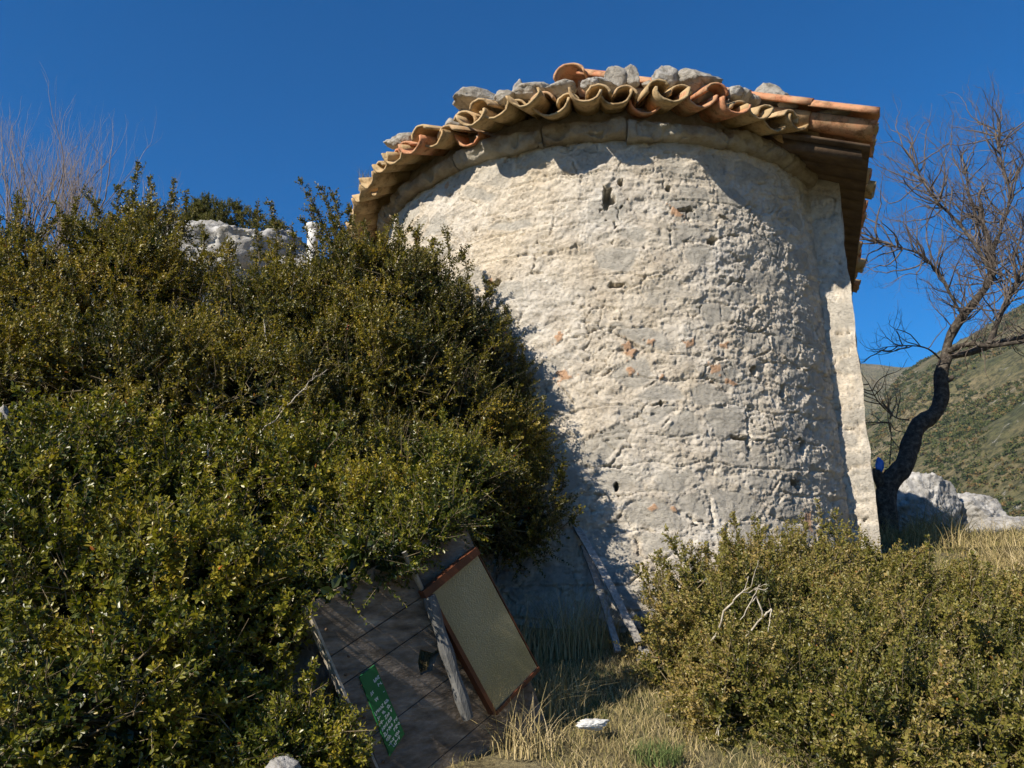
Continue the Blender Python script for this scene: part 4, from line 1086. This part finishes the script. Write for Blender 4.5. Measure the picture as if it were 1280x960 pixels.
def bare_tree():
    Y = 7.6; s = Y / FPX; g = rng(901)
    base = at(1112, 690, Y); root = empty('bare_tree', tuple(base))
    tag(root, 'leafless tree with a black crooked trunk at the right corner of the chapel', 'tree')
    tr = MB()
    def path(pts, r0, r1, n=10, mb=tr):
        P = np.array([at(x, y, Y + dy) for x, y, dy in pts]); q = np.linspace(0, len(P) - 1, len(P) * 4)
        # Catmull-Rom
        out = []
        for t in q:
            i = min(int(t), len(P) - 2); f = t - i; a, b, c, d = P[max(i - 1, 0)], P[i], P[i + 1], P[min(i + 2, len(P) - 1)]
            out.append(.5 * ((2 * b) + (-a + c) * f + (2 * a - 5 * b + 4 * c - d) * f * f + (-a + 3 * b - 3 * c + d) * f ** 3))
        out = np.array(out); rr = np.linspace(r0, r1, len(out)) * (1 + .16 * vnoise(out * 9, 3) + .08 * vnoise(out * 25, 4))
        tube(mb, out, rr, n); return out
    main = path([(1118, 700, 0), (1110, 665, 0), (1106, 630, 0), (1112, 603, 0), (1130, 582, 0), (1138, 556, .05), (1148, 532, .08), (1168, 517, .1), (1177, 495, .1), (1176, 470, .1), (1183, 446, .1)], .105, .056, 12)
    path([(1106, 612, 0), (1098, 596, -.02), (1096, 585, -.03)], .06, .035, 8)
    path([(1172, 480, .1), (1188, 474, .05), (1190, 470, .05)], .03, .018, 6)
    under(tr.build('trunk', M_BARK), root)
    br = MB(); tw = MB()
    limbs = [([(1182, 450, .1), (1186, 425, .1), (1200, 400, .05), (1222, 372, 0), (1240, 345, 0), (1238, 310, 0), (1228, 280, 0)], .058, .028),
             ([(1182, 446, .1), (1215, 440, .3), (1250, 428, .4), (1300, 418, .5)], .045, .03),
             ([(1184, 440, .1), (1210, 430, -.2), (1240, 432, -.3), (1290, 425, -.4)], .035, .022),
             ([(1236, 430, -.3), (1248, 400, -.3), (1262, 370, -.3), (1285, 340, -.3)], .032, .02),
             ([(1240, 345, 0), (1222, 310, 0), (1195, 275, .1), (1165, 245, .1), (1140, 200, .1)], .026, .010),
             ([(1238, 320, 0), (1250, 290, -.1), (1262, 245, -.1), (1252, 200, -.1), (1248, 165, -.1)], .024, .006),
             ([(1205, 398, 0), (1190, 372, -.1), (1172, 340, -.1), (1150, 318, -.2), (1120, 308, -.2), (1098, 300, -.2)], .020, .006),
             ([(1218, 380, 0), (1232, 360, .2), (1235, 330, .3), (1218, 270, .3), (1205, 210, .3)], .020, .007),
             ([(1178, 452, .1), (1160, 436, -.05), (1135, 432, -.1), (1105, 434, -.1)], .012, .004),
             ([(1136, 525, .05), (1120, 522, 0), (1100, 505, 0), (1086, 480, 0)], .010, .004),
             ([(1112, 580, 0), (1114, 550, 0), (1112, 520, 0)], .008, .003),
             ([(1262, 370, -.3), (1275, 340, -.3), (1295, 290, -.3)], .02, .01)]
    for k, (pts, r0, r1) in enumerate(limbs):
        out = path(pts, r0 * .8, r1 * .8, 7, br)
        big = k in (0, 4, 5, 7, 3, 11, 6)
        ns = {0: 40, 1: 18, 2: 18, 3: 24, 4: 38, 5: 42, 6: 34, 7: 40, 8: 10, 9: 11, 10: 8, 11: 22}[k]
        for j in range(ns):
            i = g.integers(len(out) // 4, len(out)); t = unit(out[min(i + 1, len(out) - 1)] - out[i - 1])
            d = unit(t * .6 + .7 * g.normal(size=3) + np.array([-.1 if k != 1 else .2, 0, .35 if big else .1]))
            ln = g.uniform(.24, .44) if big else g.uniform(.18, .32)
            grow([tw], out[i], d, ln, .0085 if big else .006, g, 0, 3 if big else 2, up=.22, tw=.33, kids=(2, 4), shrink=.62, curl=.20, thin=.62)
        grow([tw], out[-1], unit(out[-1] - out[-2]), .22 if big else .16, r1, g, 0, 3, up=.2, kids=(2, 4), shrink=.66)
    under(br.build('branches', M_BARK), root); under(tw.build('crown', M_TWIG), root)
    # blue scrap caught in the fork
    o = rock('blue_rag', 'small bright blue rag caught on the trunk beside the chapel wall', at(1099, 582, Y - .06), (.07, .05, .11), 421, 'rag', 3, rough=.8, m=M_BLUE)
bare_tree()

def bare_shrub(name, label, base, seed, n, ln, spread, lean=(0, 0), Y=None, r=.010):
    g = rng(seed); root = empty(name, tuple(base)); tag(root, label, 'shrub', 'leafless shrubs at the upper left'); mb = MB()
    for k in range(n):
        d = unit(np.array([lean[0] + spread * g.normal(), lean[1] + spread * .6 * g.normal(), 1.]))
        grow([mb], np.array(base) + g.normal(0, .08, 3), d, ln * g.uniform(.7, 1.1), r, g, 0, 4, up=.25, tw=.20, kids=(2, 3), shrink=.66, curl=.09, thin=.66)
    under(mb.build('twigs', M_TWIGR), root)
bare_shrub('bare_shrub', 'pinkish grey leafless shrub rising at the left edge of the sky', at(15, 370, 6.5), 700, 20, .74, .26, (-.05, 0))
bare_shrub('bare_shrub', 'leafless twiggy shrub just left of the pointed box shoots', at(75, 350, 6.4), 701, 30, .56, .36, (.05, 0))

# juniper bush on top of the crag
s8 = Shrub('juniper_bush', 'rounded dark olive juniper bush on top of the grey crag', 'shrub', M_JUN, 108, tuple(at(275, 280, 11)), None, .030)
s8.ok = lambda P: np.ones(len(P), bool)
for (px, py, r, sq) in [(262, 264, .22, .8), (280, 268, .24, .8), (246, 276, .20, .8), (308, 274, .16, .8), (325, 282, .15, .8), (235, 280, .16, .8), (345, 288, .12, .8), (270, 282, .25, .6)]:
    s8.blob(at(px, py, 11), (r, r * .8, r * sq), 2600, tone=.5, lump=.15, up=.3, ln=(.05, .12), inner=False)
s8.done()
# dry tuft growing on the roof's left end
# ------------------------------------------------------------------ grass
def blades(mb, P, H, lean, g, width=.004, tone=(.2, .9), seg=3, droop=.5):
    n = len(P); d = g.normal(size=(n, 2)); d /= np.linalg.norm(d, axis=1)[:, None] + 1e-9
    ln = lean * g.random(n) + .08
    V = np.empty((n, (seg + 1) * 2, 3)); sd_ = np.stack([-d[:, 1], d[:, 0], 0 * ln], -1)
    a = g.uniform(0, 2 * np.pi, n); sd_ = np.stack([np.cos(a), np.sin(a), 0 * a], -1)
    for k in range(seg + 1):
        t = k / seg; out = ln * t * t * 1.2; zz = t - droop * ln * t * t * .6
        c = P + np.stack([d[:, 0] * out * H, d[:, 1] * out * H, zz * H], -1)
        ww = width * (1 - t * .85)
        V[:, 2 * k] = c - sd_ * ww / 2; V[:, 2 * k + 1] = c + sd_ * ww / 2
    i = np.arange(n)[:, None] * (seg + 1) * 2
    q = np.concatenate([i + [2 * k, 2 * k + 1, 2 * k + 3, 2 * k + 2] for k in range(seg)])
    mb.add(V.reshape(-1, 3), q, a=np.repeat(g.uniform(*tone, n), (seg + 1) * 2))
def scatter(n, x0, x1, y0, y1, g, f=None):
    x = g.uniform(x0, x1, n); y = g.uniform(y0, y1, n); P = np.stack([x, y, terrain(x, y) - .005], -1)
    c = fbm(np.stack([x, y, 0 * x], -1), 2.3, 3, 55) > -.25 + .5 * (g.random(n) - .5)
    d = P[:, :2] - C2; keep = (np.hypot(d[:, 0], d[:, 1]) > RW + .1) & c
    if f is not None: keep &= f(x, y)
    return P[keep]
g = rng(77)
mb = MB()
P = scatter(42000, -.6, 1.2, 2.5, 5.0, g); blades(mb, P, g.uniform(.02, .07, len(P)), .9, g, .0035, (.15, .95))
P = scatter(26000, 1.2, 6, 3.5, 9.5, g); blades(mb, P, g.uniform(.03, .15, len(P)), 1.3, g, .005, (.05, .85))
P = scatter(9000, -3.5, -.5, 1.6, 4.5, g); blades(mb, P, g.uniform(.04, .12, len(P)), .9, g, .004, (.1, .9))
P = scatter(30000, -8, 14, 5, 24, g); blades(mb, P, g.uniform(.04, .16, len(P)), 1.2, g, .008, (.05, .85))
o = mb.build('dry_grass', M_GRASS, None, smooth=False); tag(o, 'short dry straw coloured grass on the slope below the chapel', 'grass', kind='stuff')
mb = MB()
P = scatter(16000, -.4, 1.1, 2.5, 4.9, g, lambda x, y: fbm(np.stack([x, y, 0 * x + 3], -1), 3, 2, 9) > 0); blades(mb, P, g.uniform(.015, .05, len(P)), .8, g, .0035, (0, .9))
o = mb.build('green_grass', M_GREEN, None, smooth=False); tag(o, 'fresh green grass growing through the dry grass of the path', 'grass', kind='stuff')

def tuft(name, label, c, n, h, r, seed, m=M_GRASS, lean=1.1, tone=(.3, 1), width=.004, group=None, cat='grass tuft', droop=.7):
    g = rng(seed); mb = MB(); a = g.uniform(0, 6.28, n); rr = r * np.sqrt(g.random(n)); P = np.stack([rr * np.cos(a), rr * np.sin(a), 0 * a], -1)
    blades(mb, P, g.uniform(.4, 1, n) * h, lean, g, width, tone, 5, droop); o = mb.build(name, m, None, smooth=False); o.location = tuple(c); tag(o, label, cat, group)
def tg(px, py, Y): 
    p = at(px, py, Y); p[2] = float(terrain(p[0:1], p[1:2])[0]) - .01; return p
T_ = 'clumps of long dry grass'
tuft('grass_tuft', 'arching dry grass clump in front of the frosted window sash', tg(655, 925, 3.35), 150, .30, .12, 1, group=T_)
tuft('grass_tuft', 'dry grass clump right of the foot of the window sash', tg(690, 860, 3.7), 260, .30, .14, 2, group=T_)
tuft('grass_tuft', 'long dead grass standing in the shade left of the laths', tg(715, 790, 4.4), 320, .42, .16, 3, group=T_, lean=.5)
tuft('grass_tuft', 'thin dry grass clump between the two leaning laths', tg(750, 790, 4.5), 160, .32, .10, 4, group=T_, lean=.5)
tuft('grass_tuft', 'dark clump of dead grass at the foot of the big shrub', tg(640, 780, 4.3), 300, .38, .2, 5, group=T_, lean=.6)
tuft('grass_tuft', 'green grass clump at the bottom edge of the path', tg(820, 950, 3.3), 420, .10, .10, 6, M_GREEN, group=T_, tone=(.1, .9), lean=.7)
tuft('grass_tuft', 'tall dry stalks in front of the shaded ridge rock', tg(1175, 680, 7.0), 240, .50, .22, 7, group=T_, lean=1.5, width=.006, tone=(.1, .8))
tuft('grass_tuft', 'pale dry grass mound at the right below the ridge boulders', tg(1240, 720, 6.2), 900, .26, .4, 8, group=T_, width=.005, lean=1.6, tone=(.2, .9))
tuft('grass_tuft', 'dry grass clump between the trunk foot and the olive shrub', tg(1130, 690, 6.6), 500, .30, .3, 9, group=T_, width=.005, lean=1.5, tone=(.1, .8))
tuft('grass_tuft', 'pale grass clump among shrubs at the right edge', tg(1290, 740, 5.5), 700, .24, .3, 10, group=T_, width=.005)
p = at(470, 222, 6.2)
tuft('roof_weed', 'wispy dry weed growing on the left end of the apse roof', (p[0], p[1], p[2] - .12), 260, .22, .14, 11, M_GRASS, tone=(.0, .5), cat='weed')

# ------------------------------------------------------------------ scrub on the hills
def scrub():
    g = rng(500); B = []; T = []; N = []; Ll = []; v = []
    n = 44000
    az = np.radians(g.uniform(14, 46, n)); r = np.exp(g.uniform(math.log(70), math.log(1500), n))
    x, y = r * np.sin(az), r * np.cos(az)
    d = fbm(np.stack([x, y, 0 * x], -1), 1 / 90., 4, 61) + .35 * smooth(500, 150, r) + .25 * smooth(30, 40, np.degrees(az)); d = d + .45 * smooth(620, 250, r) * smooth(24, 30, np.degrees(az)); z0 = terrain(x, y); d = d + .32 * smooth(.235, .15, z0 / r) * smooth(24.5, 27, np.degrees(az)) + .15 * (g.random(n) - .5); keep = d > .03
    x, y, r = x[keep], y[keep], r[keep]; z = terrain(x, y)
    sz = g.uniform(.9, 2.6, len(x)) * (1 + .5 * smooth(300, 1000, r))
    tone = g.uniform(0, 1, len(x))
    for k in range(26):
        dd = unit(g.normal(size=(len(x), 3))); dd[:, 2] = np.abs(dd[:, 2])
        rr = g.uniform(.4, 1, len(x))
        B.append(np.stack([x, y, z], -1) + dd * (sz * rr)[:, None] * .8); T.append(unit(dd + g.normal(size=dd.shape) * .6)); N.append(unit(g.normal(size=dd.shape)))
        Ll.append(sz * g.uniform(.4, .7, len(x))); v.append(np.clip(tone + g.normal(0, .15, len(x)), 0, 1))
    Ll = np.concatenate(Ll)
    V, q, a = leaves_mesh(np.concatenate(B), np.concatenate(T), np.concatenate(N), Ll, Ll * .7, np.concatenate(v))
    mb = MB(); mb.add(V, q, a=a)
    o = mb.build('hill_scrub', M_SCRUB, None, smooth=False); tag(o, 'scattered green and rusty scrub covering the hillside beyond the chapel', 'scrub', kind='stuff')
M_SCRUB = mat('hillside_scrub', m_simple([(0, (.03, .045, .012)), (.5, (.07, .085, .022)), (.8, (.12, .11, .035)), (1, (.17, .11, .04))], useattr=True, bs=0))
scrub()

# ------------------------------------------------------------------ air
def haze():
    m = bpy.data.materials.new('thin_haze'); m.use_nodes = True; n = m.node_tree.nodes; l = m.node_tree.links
    n.remove(n['Principled BSDF']); v = n.new('ShaderNodeVolumePrincipled'); v.inputs['Density'].default_value = .00006
    v.inputs['Color'].default_value = (.55, .74, 1, 1); l.new(v.outputs[0], n['Material Output'].inputs['Volume'])
    zl = float(ZZg.min()) - 1.; zh = float(ZZg.max()) + 30.; mb = MB(); w_ = 9100.
    box_pts(mb, [(-w_, -w_, zl), (w_, -w_, zl), (w_, w_, zl), (-w_, w_, zl), (-w_, -w_, zh), (w_, -w_, zh), (w_, w_, zh), (-w_, w_, zh)])
    o = mb.build('haze', m, None, smooth=False); tag(o, 'thin bluish haze over the far hillsides', 'haze', kind='stuff')
haze()
